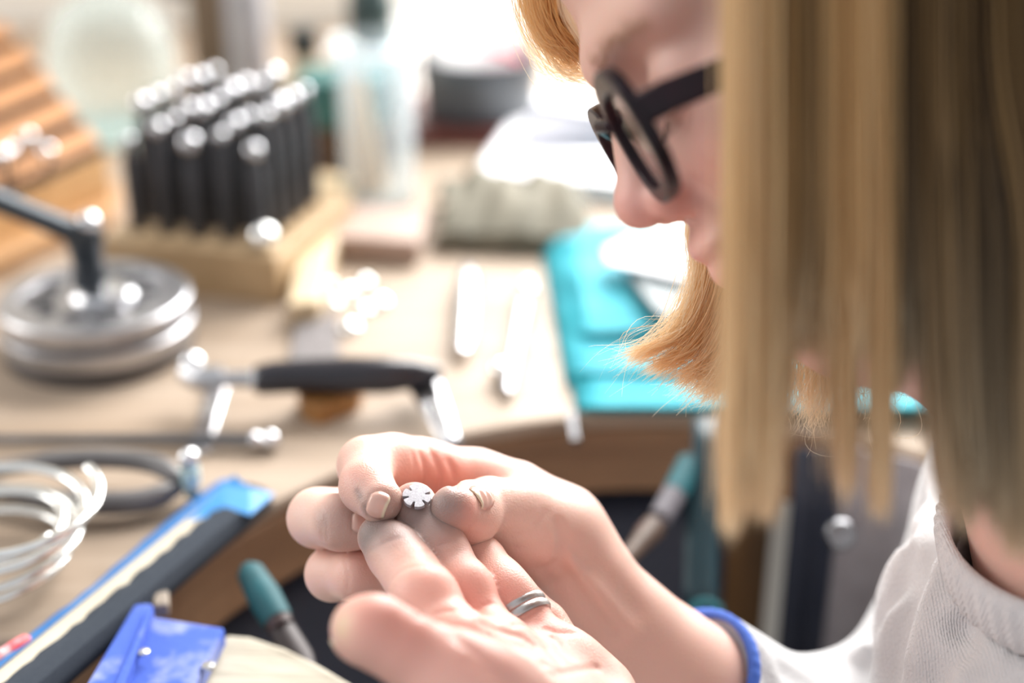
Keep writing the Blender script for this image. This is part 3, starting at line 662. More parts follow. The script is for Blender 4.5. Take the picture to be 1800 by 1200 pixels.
# olive cloth pouch
ol = M('olive_canvas', (.19, .17, .125), (.12, .11, .08), .85, 0, 50, bump=.5)
G = []
c0 = B(752, 442); c1 = B(1010, 452)
for i in range(13):
    t = i/12; row = []
    for j in range(33):
        u_ = j/32; base = c0+(c1-c0)*u_; hgt = .026*math.sin(min(1, t*1.35)*math.pi/2)*(1-.25*abs(2*u_-1)**4) + .004*math.sin(u_*13+t*4)*t + .003*math.sin(u_*29-t*7)*t
        dy = .006*t + .085*max(0, t-.25)/.75
        row.append(base + np.array([0.01*math.sin(t*3), dy, hgt*(1 if t < .99 else .2)]))
    G.append(row)
one('canvas_pouch', 'crumpled olive canvas pouch in front of the white magazines', 'pouch', MB().grid(G), ol, smooth=True, solid=.003)
one('wooden_block', 'pinkish sanded wood block left of the olive pouch', 'block', MB().prism([B(585, 415, .016), B(735, 425, .016), B(752, 365, .016), B(612, 358, .016)], (0, 0, -.0155)), wood('pink_wood', (.46, .33, .27), (.36, .25, .2), .6), bevel=.002)
# teal cloth with paper and dark wallet
tc0 = [(946, 402), (1660, 362), (1668, 724), (1005, 722)]
def bil(u, v, h):
    a = [np.array(q, float) for q in tc0]; p = a[0]*(1-u)*(1-v)+a[1]*u*(1-v)+a[2]*u*v+a[3]*(1-u)*v; return B(p[0], p[1], h)
teal_t = thing('teal_cloth', 'folded bright teal cloth lying at the bench edge under the hair', 'cloth', bil(.5, .5, 0))
def fold_layer(h0, v0, v1, u0, amp, ph):
    G = []
    for i in range(25):
        v = v0+(v1-v0)*i/24; row = []
        for j in range(33):
            u = u0+(1.0-u0)*j/32; e_ = min(1, min(i, 24-i)/2.0)*min(1, (j)/1.5)
            row.append(bil(u, v, .001 + (h0 + amp*(math.sin(v*17+u*2.5+ph)+.6*math.sin(v*31-u*4)))*e_))
        G.append(row)
    return MB().grid(G)
fold_layer(.010, 0, .86, 0, .0013, 0).build('upper_fold', teal, teal_t, smooth=True, solid=.002)
fold_layer(.0075, .70, 1.0, .015, .0012, 1.5).build('lower_fold', teal, teal_t, smooth=True, solid=.002)
fold_layer(.016, .02, .62, .02, .0013, 2.0).build('top_fold', teal, teal_t, smooth=True, solid=.002)
one('dark_wallet', 'dark slate wallet lying on the teal cloth', 'wallet', MB().prism([B(1098, 490, .021), B(1230, 500, .021), B(1215, 600, .021), B(1150, 560, .021)], (0, 0, .006)), M('slate', (.055, .085, .095), None, .5), bevel=.001)
one('white_paper', 'white folded paper lying on teal cloth below her nose', 'paper', MB().prism([B(1062, 440, .030), B(1120, 412, .032), B(1230, 395, .032), B(1225, 498, .030), B(1068, 462, .030)], (0, 0, .0012)), card)
# thin steel pin on the bench front edge
one('steel_pin', 'thin steel pin pushed in the bench front edge', 'pin', MB().cyl(P(1004, 726, .698), P(1012, 775, .688), .0022), steel, smooth=True)
# teal handled files in the hide
def teal_file(p0, p1, label):
    d_ = unit(p1-p0); L_ = np.linalg.norm(p1-p0); t = thing('handled_file', label, 'file', p1)
    MB().tube([p0, p0+d_*L_*.05, p0+d_*L_*.28, p0+d_*L_*.5], [.003, .0055, .0068, .0062], 16).build('handle', teal_paint, t, smooth=True)
    MB().tube([p0+d_*L_*.5, p0+d_*L_*.56], [.0058, .0050], 16).build('ferrule', M('rose_brown', (.06, .035, .035), None, .5), t, smooth=True)
    MB().tube([p0+d_*L_*.56, p0+d_*L_*.8, p1], [.0055, .0062, .0035], 12, .6).build('blade', M('dark_brown_blade', (.035, .025, .025), (.025, .018, .018), .5, .3), t, smooth=True)
teal_file(P(434, 996, .583), P(548, 1196, .545), 'file with a teal handle leaning at the bench edge by the pale pin')
t2 = thing('graver', 'wooden graver with a teal and grey shank resting in the hide', 'graver', P(1100, 980, .60))
ptube('handle', [P(1212, 812, .665), P(1195, 850, .655), P(1185, 868, .65)], [.0058, .0062, .006], teal_paint, t2)
ptube('shank', [P(1185, 868, .65), P(1160, 910, .64)], [.0058, .0052], M('grey_pink', (.17, .16, .18), None, .5), t2)
MB().ball(P(1137, 938, .632), .0058).build('knob', M('rose_metal', (.25, .15, .15), None, .3, .7), t2, smooth=True)
ptube('tip', [P(1150, 925, .635), P(1085, 1000, .61)], [.0058, .003], wood('tip_wood', (.10, .06, .04), (.07, .04, .025)), t2)
# ------------------------------------------------------------------ the woman: hands
mm = .001
def px(*a): return P(*a)
def chain(p, pts, k=.003):
    """pts: list of (point, radius) -> smoothly joined tapered limb"""
    d = None
    for (a, ra), (b, rb) in zip(pts[:-1], pts[1:]):
        e = rcone(p, a, b, ra, rb); d = e if d is None else smin(d, e, k)
    return d
def J(u, v, d, r): return (P(u, v, d), r*mm)
def ball(p, c, r):
    q = p-np.asarray(c, np.float32); return np.sqrt((q*q).sum(1))-r
class Hand:
    def __init__(s): s.palm = []; s.fing = []; s.pads = []; s.grooves = []; s.bumps = []
    def base(s, p):
        d = None
        for pts in s.palm:
            e = chain(p, pts, .006); d = e if d is None else smin(d, e, .009)
        out = d
        for fe in s.fing:
            f, kb = fe[0], fe[1]
            e = chain(p, f, .0035)
            for c, r in (fe[2] if len(fe) > 2 else ()): e = smin(e, ball(p, c, r*mm), .005)
            out = np.minimum(out, smin(d, e, kb))
        for c, r, k in s.pads: out = smin(out, ball(p, c, r), k)
        return out
    def __call__(s, p):
        d = s.base(p)
        near = np.abs(d) < .004
        if near.any() and s.grooves:
            q = p[near]; dd = d[near]
            for pts, w, dep in s.grooves:
                dd = dd + dep*np.exp(-(segd(q, pts)/w)**2)
            d[near] = dd
        return d
    def line(s, uv, w, dep):
        """a crease drawn over the skin through photo points"""
        pts = [hit(s.base, *q) for q in uv]; pts = [q for q in pts if q is not None]
        if len(pts) > 1: s.grooves.append((pts, w*mm, dep*mm))

R = Hand()
R.palm = [[J(838, 850, .515, 10.5), J(905, 872, .512, 11.5), J(985, 925, .508, 15)],
          [J(845, 885, .53, 11), J(990, 940, .517, 15)],
          [J(860, 945, .54, 11), J(1000, 975, .522, 14)],
          [J(880, 990, .54, 10), J(1000, 1000, .522, 13)],
          [J(915, 912, .492, 12.5), J(965, 945, .498, 13.5), J(1000, 985, .508, 14)],
          [J(955, 945, .508, 16), J(1010, 1030, .508, 20.5), J(1165, 1200, .52, 27), J(1450, 1372, .575, 36)]]
R.fing = [([J(835, 845, .514, 10.5), J(735, 820, .500, 9.8), J(645, 818, .483, 9.5), J(644, 855, .464, 8.3), J(667, 879, .457, 7.5)], .008),
          ([J(845, 885, .53, 10.5), J(558, 910, .492, 9.8), J(600, 918, .477, 9.0), J(655, 925, .477, 7.7)], .006),
          ([J(860, 945, .54, 10), J(585, 1008, .494, 9.0), J(630, 1012, .481, 8.4), J(690, 1012, .483, 7)], .006),
          ([J(880, 990, .54, 9), J(690, 1052, .505, 7.6), J(725, 1050, .494, 6.8), J(765, 1042, .494, 6)], .006),
          ([J(925, 912, .490, 11.5), J(860, 891, .480, 9.6), J(826, 895, .468, 8.9), J(798, 895, .457, 7.9)], .009)]
R.pads = [(P(828, 918, .466), 7.5*mm, .006), (P(930, 950, .492), 13.5*mm, .008), (P(690, 812, .491), 9.2*mm, .006), (P(765, 835, .503), 9*mm, .006),
          (P(985, 935, .497), 9*mm, .010)]
Lh = Hand()
Lh.palm = [[J(812, 1150, .4205, 10.5), J(1010, 1400, .385, 15)], [J(884, 1148, .433, 10), J(1050, 1390, .39, 15)],
           [J(952, 1155, .445, 10), J(1090, 1390, .395, 14)], [J(1000, 1172, .456, 9.3), J(1045, 1225, .448, 12), J(1130, 1390, .405, 16)],
           [J(800, 1240, .392, 12), J(880, 1290, .390, 17), J(1010, 1420, .385, 18)],
           [J(1070, 1420, .385, 19), J(1250, 1700, .375, 24), J(1420, 1960, .37, 31)]]
Lh.fing = [([J(796, 1126, .421, 10.0), J(752, 1058, .431, 9.3), J(722, 1008, .441, 8.6), J(690, 965, .452, 8.1), J(668, 944, .458, 7.3)], .005, [(P(742, 1042, .4305), 8.6), (P(700, 978, .4475), 7.6)]),
           ([J(868, 1130, .436, 9.0), J(817, 1046, .446, 8.7), J(783, 988, .453, 8.4), J(750, 930, .460, 8.2), J(728, 888, .4635, 7.6)], .004, [(P(812, 1030, .4448), 8.2), (P(770, 958, .4535), 7.7)]),
           ([J(946, 1132, .448, 9.0), J(908, 1072, .453, 8.8), J(872, 1022, .459, 8.1), J(845, 985, .467, 7.6), J(825, 958, .473, 6.8)], .004, [(P(888, 1040, .4535), 7.8)]),
           ([J(994, 1155, .460, 8.6), J(954, 1100, .465, 7.8), J(918, 1064, .468, 7.2), J(893, 1035, .473, 6.8), J(874, 1010, .478, 6)], .004),
           ([J(815, 1235, .388, 12.2), J(770, 1180, .384, 10.8), J(706, 1136, .382, 9.3), J(660, 1112, .383, 8.9), J(634, 1104, .385, 8.2)], .010, [(P(655, 1104, .3805), 7.8)])]
Lh.pads = [(P(808, 1138, .4175), 8.5*mm, .007), (P(878, 1138, .429), 8*mm, .007), (P(1002, 1165, .446), 9*mm, .010),
           (P(850, 1225, .382), 13*mm, .014)]
# creases
for uv, w, dep in [([(740, 800), (748, 830), (745, 862)], 1.0, .9), ([(762, 800), (772, 828), (770, 858)], .9, .7), ([(724, 795), (728, 825)], .7, .4),
                   ([(756, 788), (762, 812)], .7, .5), ([(790, 812), (800, 840), (800, 856)], 1.4, 1.0),
                   ([(842, 868), (850, 886), (846, 905)], .6, .45), ([(850, 862), (858, 886), (852, 912)], .6, .45), ([(834, 866), (842, 884), (838, 900)], .5, .4), ([(862, 870), (866, 890)], .5, .35),
                   ([(900, 945), (935, 930), (960, 900)], 1.2, .5), ([(880, 940), (915, 925), (935, 900)], 1.0, .35), ([(905, 965), (945, 955), (975, 930)], 1.0, .5),
                   ([(982, 922), (992, 950), (986, 985), (962, 1002)], 2.2, 1.7), ([(1000, 948), (1016, 975)], 1.6, .8), ([(1000, 985), (1050, 1045), (1110, 1115)], 3.5, -1.3), ([(990, 1000), (1030, 1060), (1075, 1120)], 3.0, 1.0), ([(1015, 960), (1060, 1005), (1120, 1070)], 4.0, .8), ([(945, 1000), (975, 1025)], 2.5, .8),
                   ([(560, 900), (566, 925), (566, 950)], .6, .4), ([(571, 905), (575, 930), (573, 950)], .6, .4), ([(606, 985), (612, 1010), (612, 1035)], .6, .35), ([(598, 990), (602, 1015)], .5, .3),
                   ([(628, 862), (640, 880), (644, 893)], .6, .35)]:
    R.line(uv, w, dep)
for uv, w, dep in [([(650, 968), (672, 956), (700, 945)], .8, .35), ([(690, 1018), (716, 998), (745, 993)], .9, .4),
                   ([(735, 1085), (765, 1078), (795, 1072)], .9, .8), ([(752, 968), (775, 956), (796, 950)], .8, .4),
                   ([(820, 1080), (842, 1070), (860, 1060)], .9, .7), 
                   ([(900, 1100), (925, 1098), (950, 1092)], .8, .5), ([(960, 1105), (985, 1112), (1010, 1112)], .9, .7), ([(930, 1080), (950, 1070)], .6, .3),
                   ([(850, 1098), (880, 1108), (920, 1120), (940, 1135)], 1.3, .6), ([(770, 1092), (800, 1120), (850, 1160), (900, 1200)], 1.6, .9), ([(860, 1115), (910, 1145), (960, 1165), (985, 1180)], 1.2, .7),
                   ([(975, 1120), (985, 1140), (1000, 1155)], 1.4, .8), ([(975, 1185), (1010, 1178), (1050, 1172)], 1.3, .9), ([(960, 1140), (985, 1165)], 1.0, .5),
                   ([(820, 1160), (850, 1180), (900, 1195)], 1.2, .6), ([(690, 1090), (705, 1110)], .9, .4)]:
    Lh.line(uv, w, dep)
def nail(fn, u, v, axis, w, l, free=.28, side=None, at=None):
    if at is not None:
        n = unit(side); c = np.asarray(at, float) + n*.02
        for _ in range(60): c = c - n*float(fn(c[None].astype(np.float32))[0])*.7
    else:
        c = hit(fn, u, v); n = grad(fn, c[None])[0].astype(float)
        if side is not None: n = unit(n*.6+unit(side)*.4)
    a = unit(np.asarray(axis)-np.dot(axis, n)*n); b = np.cross(n, a)
    ns, nt_ = 11, 9; V = []; cols = []
    for i in range(ns):
        s_ = -1+2*i/(ns-1)
        for j in range(nt_):
            t_ = -1+2*j/(nt_-1)
            wid = (1-abs(s_)**3*.42) if s_ > 0 else (1-abs(s_)**2.5*.42)
            p = c + a*s_*l/2 + b*t_*w/2*wid + n*.004*(1-.5*t_*t_)
            for _ in range(14):
                p = p - n*float(fn(p[None].astype(np.float32))[0])*.7
            q = p - n*(.00045 if s_ < .85 else -.0003) + n*.00075*(1-abs(t_)**6)*(1-abs(s_)**8)
            V.append(q); cols.append((.74, .62, .46) if s_ > 1-2*free else (.70, .41, .34))
    Q = np.array([(i*nt_+j, i*nt_+j+1, (i+1)*nt_+j+1, (i+1)*nt_+j) for i in range(ns-1) for j in range(nt_-1)])
    return np.array(V), Q, np.array(cols)
BOUND = lambda *pts: (np.min([p for p in pts], 0), np.max([p for p in pts], 0))
def hull(H, pad=.012):
    pts = [q for c in H.palm for q in c] + [q for c in H.fing for q in c[0]]
    lo = np.min([p-r for p, r in pts], 0)-pad; hi = np.max([p+r for p, r in pts], 0)+pad; return lo, hi
nails = [nail(R, 662, 889, RGT*.75 + FWD*.45 - UPC*.22, .0084, .0058, .14, side=-RGT*.5-FWD*.6+UPC*.1),
         nail(R, 641, 918, RGT*.8 + FWD*.3 - UPC*.1, .0075, .008, .15),
         nail(R, 0, 0, -FWD*.95 - RGT*.15, .0084, .0066, .14, side=RGT*.92+UPC*.38+FWD*.0, at=P(804, 891, .4600)),
         nail(Lh, 0, 0, -RGT*.9 + UPC*.1+FWD*.05, .009, .011, .14, side=-RGT*.45-UPC*.75+FWD*.1, at=P(636, 1104, .385))]

for (Vn, Qn, cn), H in zip(nails, (R, R, R, Lh)):
    g_ = Vn.reshape(11, 9, 3); loop = [*g_[:10, 0][::-1], *g_[0, 1:8], *g_[:10, 8]]
    H.grooves.append(([np.asarray(q) for q in loop[::2]], .0007, .00045))
hands = []
for H, cut in ((R, None), (Lh, None)):
    lo, hi = hull(H); V, Q = mesh_sdf(H, lo, hi, .00085); hands.append((V, Q))
PINK = (.80, .36, .29); RED = (.66, .24, .18); GREY = (.215, .165, .155); DARK = (.16, .13, .125); PALE = (.86, .66, .56)
hR = lambda u, v: hit(R, u, v); hL = lambda u, v: hit(Lh, u, v)
colR = paint(hands[0][0], [(hR(750, 835), .016, PINK, .65), (hR(800, 840), .014, RED, .6), (hR(620, 815), .010, PINK, .4), (hR(690, 895), .007, GREY, .55), (hR(700, 905), .006, GREY, .5),  # redness in the palm hollow: shade and light through skin put into colour
    (hR(640, 880), .005, GREY, .3), (hR(632, 872), .0016, DARK, .5), (hR(640, 890), .0016, DARK, .5), (hR(628, 862), .0014, DARK, .45), (hR(645, 900), .0016, DARK, .45),
    (hR(778, 885), .010, GREY, .85), (hR(790, 905), .007, GREY, .5), (hR(822, 935), .008, RED, .35), (hR(832, 890), .004, PINK, .5), (hR(530, 905), .010, PALE, .3), (hR(600, 890), .010, GREY, .4), (hR(620, 930), .009, GREY, .25), (hR(565, 915), .004, GREY, .35),
    (hR(640, 1015), .012, PINK, .3), (hR(960, 985), .014, PINK, .5), (hR(930, 930), .02, PALE, .4)], SKIN)
colL = paint(hands[1][0], [(hL(650, 935), .008, GREY, 1.0), (hL(640, 925), .006, GREY, .7), (hL(675, 930), .006, GREY, .7), (hL(640, 950), .005, GREY, .6), (hL(700, 945), .006, GREY, .4), (hL(720, 862), .006, GREY, .45), (hL(735, 900), .011, GREY, .85), (hL(765, 932), .009, GREY, .6),
    (hL(775, 1000), .008, PINK, .5), (hL(820, 1020), .012, PINK, .35), (hL(845, 1060), .009, PINK, .6), (hL(885, 1045), .008, PINK, .65), (hL(950, 1080), .010, PINK, .5), (hL(980, 1100), .008, PINK, .5), (hL(720, 1040), .010, PINK, .25), (hL(790, 1085), .008, PINK, .4),
    (hL(990, 1155), .010, PINK, .7), (hL(975, 1180), .010, PINK, .6), (hL(890, 1165), .012, PINK, .3), (hL(690, 1085), .009, RED, .45), (hL(640, 1075), .007, PINK, .5), (hL(600, 1100), .004, (.75, .62, .38), .6), (hL(730, 1130), .012, PINK, .5), (hL(720, 1100), .010, RED, .3), (hL(830, 1165), .010, PINK, .4)], SKIN*np.array([1.03, .98, .98]))
# ------------------------------------------------------------------ the woman: head, trunk
O_H = P(1050, 130, .42); th = math.radians(32.7); yw = math.radians(-2)
Fv0 = -math.cos(th)*RGT - math.sin(th)*UPC; Hv = -math.sin(th)*RGT + math.cos(th)*UPC; Lv0 = -FWD
Fv = unit(Fv0*math.cos(yw) + Lv0*math.sin(yw)); Lv = unit(Lv0*math.cos(yw) - Fv0*math.sin(yw))
def HP(f, h, l): return O_H + (f*Fv + h*Hv + l*Lv)*mm
HAX = np.stack([Fv, Hv, Lv])
NECK = [(P(1885, 380, .42), .050), (P(1950, 720, .435), .048), (P(2060, 1150, .46), .056)]
def head(p):
    E = lambda c, r: ellip(p, HP(*c), HAX, np.array(r)*mm)
    Cn = lambda a, b, ra, rb: rcone(p, HP(*a), HP(*b), ra*mm, rb*mm)
    d = E((-97, 40, 0), (95, 88, 75))
    d = smin(d, E((-54, -32, 0), (52, 72, 58)), .02)
    d = smin(d, Cn((-26, -94, 0), (-24, -96, 0), 15, 15), .016)
    d = smin(d, E((-20, -66, 0), (22, 24, 27)), .016)
    for s in (-1, 1):
        d = smin(d, Cn((-24, -96, 8*s), (-82, -66, 47*s), 14, 15), .016)
        d = smin(d, Cn((-5, 2, 12*s), (-19, 2, 44*s), 6.5, 7), .014)
        d = smin(d, E((-30, -40, 42*s), (21, 20, 18)), .016)
        d = smax(d, -E((1, -17, 30*s), (13, 10, 15)), .012)
        d = smin(d, E((-19, -19, 31*s), (13.5, 13, 14)), .004)
        d = smin(d, E((-12, -22, 31*s), (5, 4, 12)), .003)
        d = smin(d, E((-105, -22, 74*s), (15, 28, 6)), .006)
    d = smin(d, Cn((-4, -8, 0), (7, -37, 0), 5.5, 7.6), .008)
    d = smin(d, E((9.5, -39, 0), (8, 7.5, 9)), .005)
    for s in (-1, 1):
        d = smin(d, E((1, -42.5, 10.5*s), (8.5, 7, 6)), .004)
        d = smax(d, -E((6, -50, 6*s), (5.5, 4, 3.2)), .002)
    d = smin(d, E((0, -60, 0), (5.5, 4.5, 20)), .004)
    d = smin(d, E((-2.5, -70, 0), (6, 5, 17)), .004)
    for s in (-1, 1):
        d = d + .0016*np.exp(-(segd(p, [HP(2, -37, 17*s), HP(-4, -44, 19*s), HP(-9, -58, 29*s), HP(-14, -74, 31*s)])/(3.2*mm))**2)
        d = d + .0008*np.exp(-(segd(p, [HP(-5, -24, 20*s), HP(-3, -26, 31*s), HP(-9, -24, 42*s)])/(1.2*mm))**2)
    d = d + .0012*np.exp(-(segd(p, [HP(4, -65, -18), HP(5, -65.5, 0), HP(4, -65, 18)])/(1.6*mm))**2)
    n = None
    for (a, ra), (b, rb) in zip(NECK[:-1], NECK[1:]):
        e = rcone(p, a, b, ra, rb); n = e if n is None else smin(n, e, .01)
    d = smin(d, n, .028)
    d = smin(d, rcone(p, HP(-40, -104, 0), P(1800, 520, .42), .024, .045), .02)
    return d
hp = np.array([HP(f, h, l) for f in (-200, 30) for h in (-120, 135) for l in (-85, 85)] + [a-r for a, r in NECK] + [a+r for a, r in NECK])
Vh, Qh = mesh_sdf(head, hp.min(0), hp.max(0), .0016)
hH = lambda u, v: hit(head, u, v, .2)
ROSE = (.74, .33, .29)
colH = paint(Vh, [(HP(12, -40, 5), .012, ROSE, .55), (HP(2, -44, 16), .008, (.68, .26, .2), .5), (HP(-14, -50, 44), .028, ROSE, .6), (HP(-8, -24, 31), .008, (.55, .34, .28), .45), (HP(4, -60, 0), .009, (.66, .25, .23), .5), (HP(2, -68, 0), .009, (.66, .25, .23), .5), (HP(-8, 6, 34), .012, (.74, .45, .34), .35)], SKIN*np.array([.95, .93, .93]))
# joints of the body under the clothes
SH_R = P(1850, 910, .56); EL_R = P(1530, 1420, .585); SH_L = P(2400, 1130, .40); EL_L = P(1700, 2050, .375)
NB = P(2060, 1150, .46); CH = P(2080, 1500, .47); HIP = CH + np.array([.10, .06, -.30])
TR = [(NB, .05), (CH, .075), (HIP, .105)]
def trunk(p):
    d = None
    for pts in ([(NB, .040), (CH, .085), (HIP, .10)], [(SH_R, .040), (NB, .045), (SH_L, .040)], [(SH_R, .038), (EL_R, .030), (P(1450, 1372, .575), .03)], [(SH_L, .038), (EL_L, .032), (P(1420, 1960, .37), .026)],
                [(P(1950, 1150, .50), .05), (CH, .08)]):
        e = chain(p, pts, .03); d = e if d is None else smin(d, e, .03)
    return d
tp = np.array([SH_R, EL_R, SH_L, EL_L, NB, CH, HIP, P(1450, 1372, .575), P(1420, 1960, .37)])
Vt, Qt = mesh_sdf(trunk, tp.min(0)-.13, tp.max(0)+.13, .006)
extra_body = [(Vh, Qh, colH), (Vt, Qt, np.tile(SKIN, (len(Vt), 1)))]
skin = vcol_mat('skin', .42, sub=.35, radius=(1, .32, .18), sscale=.006, bump=(1700, .2), spec=.35)
nail_mat = vcol_mat('nail', .18, sub=.2, spec=.5)
allV = []; allQ = []; allC = []; n0 = 0
for (V, Q), c in zip(hands, (colR, colL)):
    allV.append(V); allQ.append(Q+n0); allC.append(c); n0 += len(V)
for V, Q, c in extra_body:
    allV.append(V); allQ.append(Q+n0); allC.append(c); n0 += len(V)
person_me = np_mesh('person', np.concatenate(allV), np.concatenate(allQ), np.concatenate(allC))
person = link_mesh('person', person_me, skin)
tag(person, 'blonde woman in white sweater and dark glasses bending over her hands', 'person')
for V, Q, c in nails:
    o = link_mesh('fingernail', np_mesh('fingernail', V, Q, c), nail_mat, person)
    m = o.modifiers.new('solid', 'SOLIDIFY'); m.thickness = .0005; m.offset = -1

# the silver flower on her fingertip
m_silver = M('silver', (.64, .64, .68), (.46, .46, .50), .55, .6, 1500, bump=.6)
m_satin = M('satin_steel', (.55, .54, .53), (.40, .39, .385), .38, 1.0, 300, (1, 1, 1), bump=.1)
fn_ = unit(UPC*.70-FWD*.71+RGT*.04); fx = unit(RGT-np.dot(RGT, fn_)*fn_); fy = np.cross(fn_, fx)
fc = hit(Lh, 733, 876) + fn_*.0012
def flower_mb():
    mb = MB(); N = 6; pts = []
    for k in range(N):
        a0 = 2*math.pi*(k+.5)/N + .25
        for da, r in ((-.43, .0027), (-.40, .0041), (-.36, .0046), (-.12, .0047), (.12, .0047), (.36, .0046), (.40, .0041), (.43, .0027)):
            a = a0+da; pts.append(fc + fx*math.cos(a)*r + fy*math.sin(a)*r)
    n = len(pts)
    top = [p + fn_*.0005 for p in pts]; bot = [p - fn_*.0009 for p in pts]
    mb.add(top+bot+[fc+fn_*.0006, fc-fn_*.0006], [(i, (i+1) % n, 2*n) for i in range(n)] + [(n+(i+1) % n, n+i, 2*n+1) for i in range(n)] + [((i+1) % n, i, n+i, n+(i+1) % n) for i in range(n)])
    return mb
one('flower_charm', 'tiny silver six-petalled flower held on a fingertip', 'charm', flower_mb(), m_silver, bevel=.00012)
# wedding ring
ra = P(946, 1132, .448); rb_ = P(908, 1072, .453); rc = P(913, 1083, .4522)
ring = thing('finger_ring', 'grooved silver double-band ring worn on the ring finger', 'ring', rc)
ax = unit(P(882, 1035, .4575)-ra)
for s_ in (-1, 1):
    MB().lathe(rc+ax*s_*.00155, ax, [(.0092, -.0013), (.0101, -.0013), (.0105, -.0006), (.0105, .0006), (.0101, .0013), (.0092, .0013)], 56, closed=True).build('band', m_satin, ring, smooth=True)
MB().lathe(rc, ax, [(.0092, -.0004), (.0096, -.0004), (.0096, .0004), (.0092, .0004)], 48, closed=True).build('groove', M('ring_groove', (.05, .05, .05), None, .4, 1), ring, smooth=True)
# ------------------------------------------------------------------ white sweater
CUF = P(1215, 1212, .526)           # where the right cuff sits on the forearm
def sweater(p):
    d = None
    for pts, k in (([(P(1880, 910, .56), .050), (P(1560, 1420, .585), .043), (P(1450, 1372, .575), .036), (CUF, .0315)], .03), ([(SH_R, .052), (P(1960, 1060, .49), .050), (SH_L, .052)], .03),
                   ([(P(1930, 1120, .48), .060), (CH, .105), (HIP, .125)], .03), ([(P(1790, 1130, .505), .050), (P(1850, 1450, .50), .07)], .03), ([(SH_L, .05), (EL_L, .044), (P(1420, 1960, .37), .036)], .03)):
        e = chain(p, pts, k); d = e if d is None else smin(d, e, .011)
    for pts, w, dep in FOLDS: d = d + dep*np.exp(-(segd(p, pts)/w)**2)
    cut = (p-np.asarray(CUF, np.float32))@np.asarray(-CAX, np.float32)
    nearcuff = np.linalg.norm(p-np.asarray(CUF, np.float32), axis=1) < .06
    d = np.where(nearcuff, np.maximum(d, cut), d)
    nk = None
    for (a, ra), (b, rb) in zip(NECK[:-1], NECK[1:]):
        e = rcone(p, a, b, ra+.004, rb+.004); nk = e if nk is None else np.minimum(nk, e)
    return smax(d, -nk, .004)
CAX = unit(P(1450, 1372, .575)-P(1165, 1200, .52)); FOLDS = []
sk = np.array([SH_R, EL_R, SH_L, EL_L, CUF, CH, HIP, P(1420, 1960, .37)])
sl_, sh_ = sk.min(0)-.14, sk.max(0)+.14
hS = lambda u, v: hit(sweater, u, v, .3)
raw = []
for uv, w, dep in [([(1735, 800), (1650, 940), (1560, 1180)], .006, .004), ([(1690, 900), (1630, 1020), (1570, 1190)], .004, .003), ([(1770, 1040), (1690, 1120), (1650, 1195)], .006, .004), ([(1610, 940), (1590, 1000), (1540, 1090)], .004, .003),
                   ([(1640, 830), (1600, 960), (1510, 1150)], .005, -.003), ([(1720, 900), (1655, 1000), (1610, 1160)], .005, -.003), ([(1740, 1100), (1680, 1190)], .005, -.002),
                   ([(1330, 1150), (1350, 1195)], .004, .0015), ([(1300, 1140), (1310, 1195)], .003, .0012), ([(1380, 1180), (1420, 1200)], .004, .0015), ([(1590, 1010), (1570, 1030)], .005, .004)]:
    pts = [hS(*q) for q in uv]; pts = [q for q in pts if q is not None]
    if len(pts) > 1: raw.append((pts, w, dep*1.7))
FOLDS = raw
Vs, Qs = mesh_sdf(sweater, sl_, sh_, .0026)
knit, nt, b = new_mat('white_knit')
mp, _, _ = noise_col(nt, b, (.63, .625, .635), (.55, .545, .555), 60)
wv = nt.nodes.new('ShaderNodeTexWave'); wv.inputs['Scale'].default_value = 380; wv.inputs['Distortion'].default_value = 1.0; wv.inputs['Detail'].default_value = 2
wv2 = nt.nodes.new('ShaderNodeTexNoise'); wv2.inputs['Scale'].default_value = 900; wv2.inputs['Detail'].default_value = 4
nt.links.new(mp.outputs[0], wv.inputs['Vector']); nt.links.new(mp.outputs[0], wv2.inputs['Vector'])
ad = nt.nodes.new('ShaderNodeMath'); ad.operation = 'MULTIPLY_ADD'; ad.inputs[1].default_value = .22
nt.links.new(wv.outputs['Fac'], ad.inputs[0]); nt.links.new(wv2.outputs['Fac'], ad.inputs[2])
bp = nt.nodes.new('ShaderNodeBump'); bp.inputs['Strength'].default_value = .8; bp.inputs['Distance'].default_value = .0009
nt.links.new(ad.outputs[0], bp.inputs['Height']); nt.links.new(bp.outputs[0], b.inputs['Normal'])
pset(b, Roughness=.9); b.inputs['Sheen Weight'].default_value = .3; b.inputs['Specular IOR Level'].default_value = .1
b.inputs['Subsurface Weight'].default_value = .15; b.inputs['Subsurface Radius'].default_value = (1, 1, 1); b.inputs['Subsurface Scale'].default_value = .003
sweat = link_mesh('sweater', np_mesh('sweater', Vs, Qs), knit, person)
# ribbed collar round the neck, blue edge of the cuff
def rib_ring(c, axis, r0, w, th, n, name, mat, parent, hint=(0, 0, 1), tilt=None, sx=1.0, sy=1.0):
    x, y, z = frame_of(axis, hint); V = []; Q = []; prof = [(-1, -1), (-1, 0), (-.8, 1), (0, 1.15), (.8, 1), (1, 0), (1, -1)]
    for k in range(n):
        a = 2*math.pi*k/n; rr = (.00045 if n > 200 else .00018)*(1 if k % 4 < 2 else -.4)
        for t, h in prof:
            V.append(c + z*t*w/2 + (x*math.cos(a)*sx + y*math.sin(a)*sy)*(r0 + h*th/2 + (rr if h > .5 else 0)))
    m = len(prof)
    for k in range(n):
        k2 = (k+1) % n
        for i in range(m):
            j = (i+1) % m; Q.append((k*m+i, k2*m+i, k2*m+j, k*m+j))
    o = link_mesh(name, np_mesh(name, np.array(V), np.array(Q)), mat, parent); return o
nax = unit(NECK[2][0]-NECK[1][0])
colax = unit(nax + UPC*(-.15) + FWD*.25)
rib_ring(P(1985, 930, .4445), colax, .0555, .020, .0045, 240, 'collar', knit, sweat)
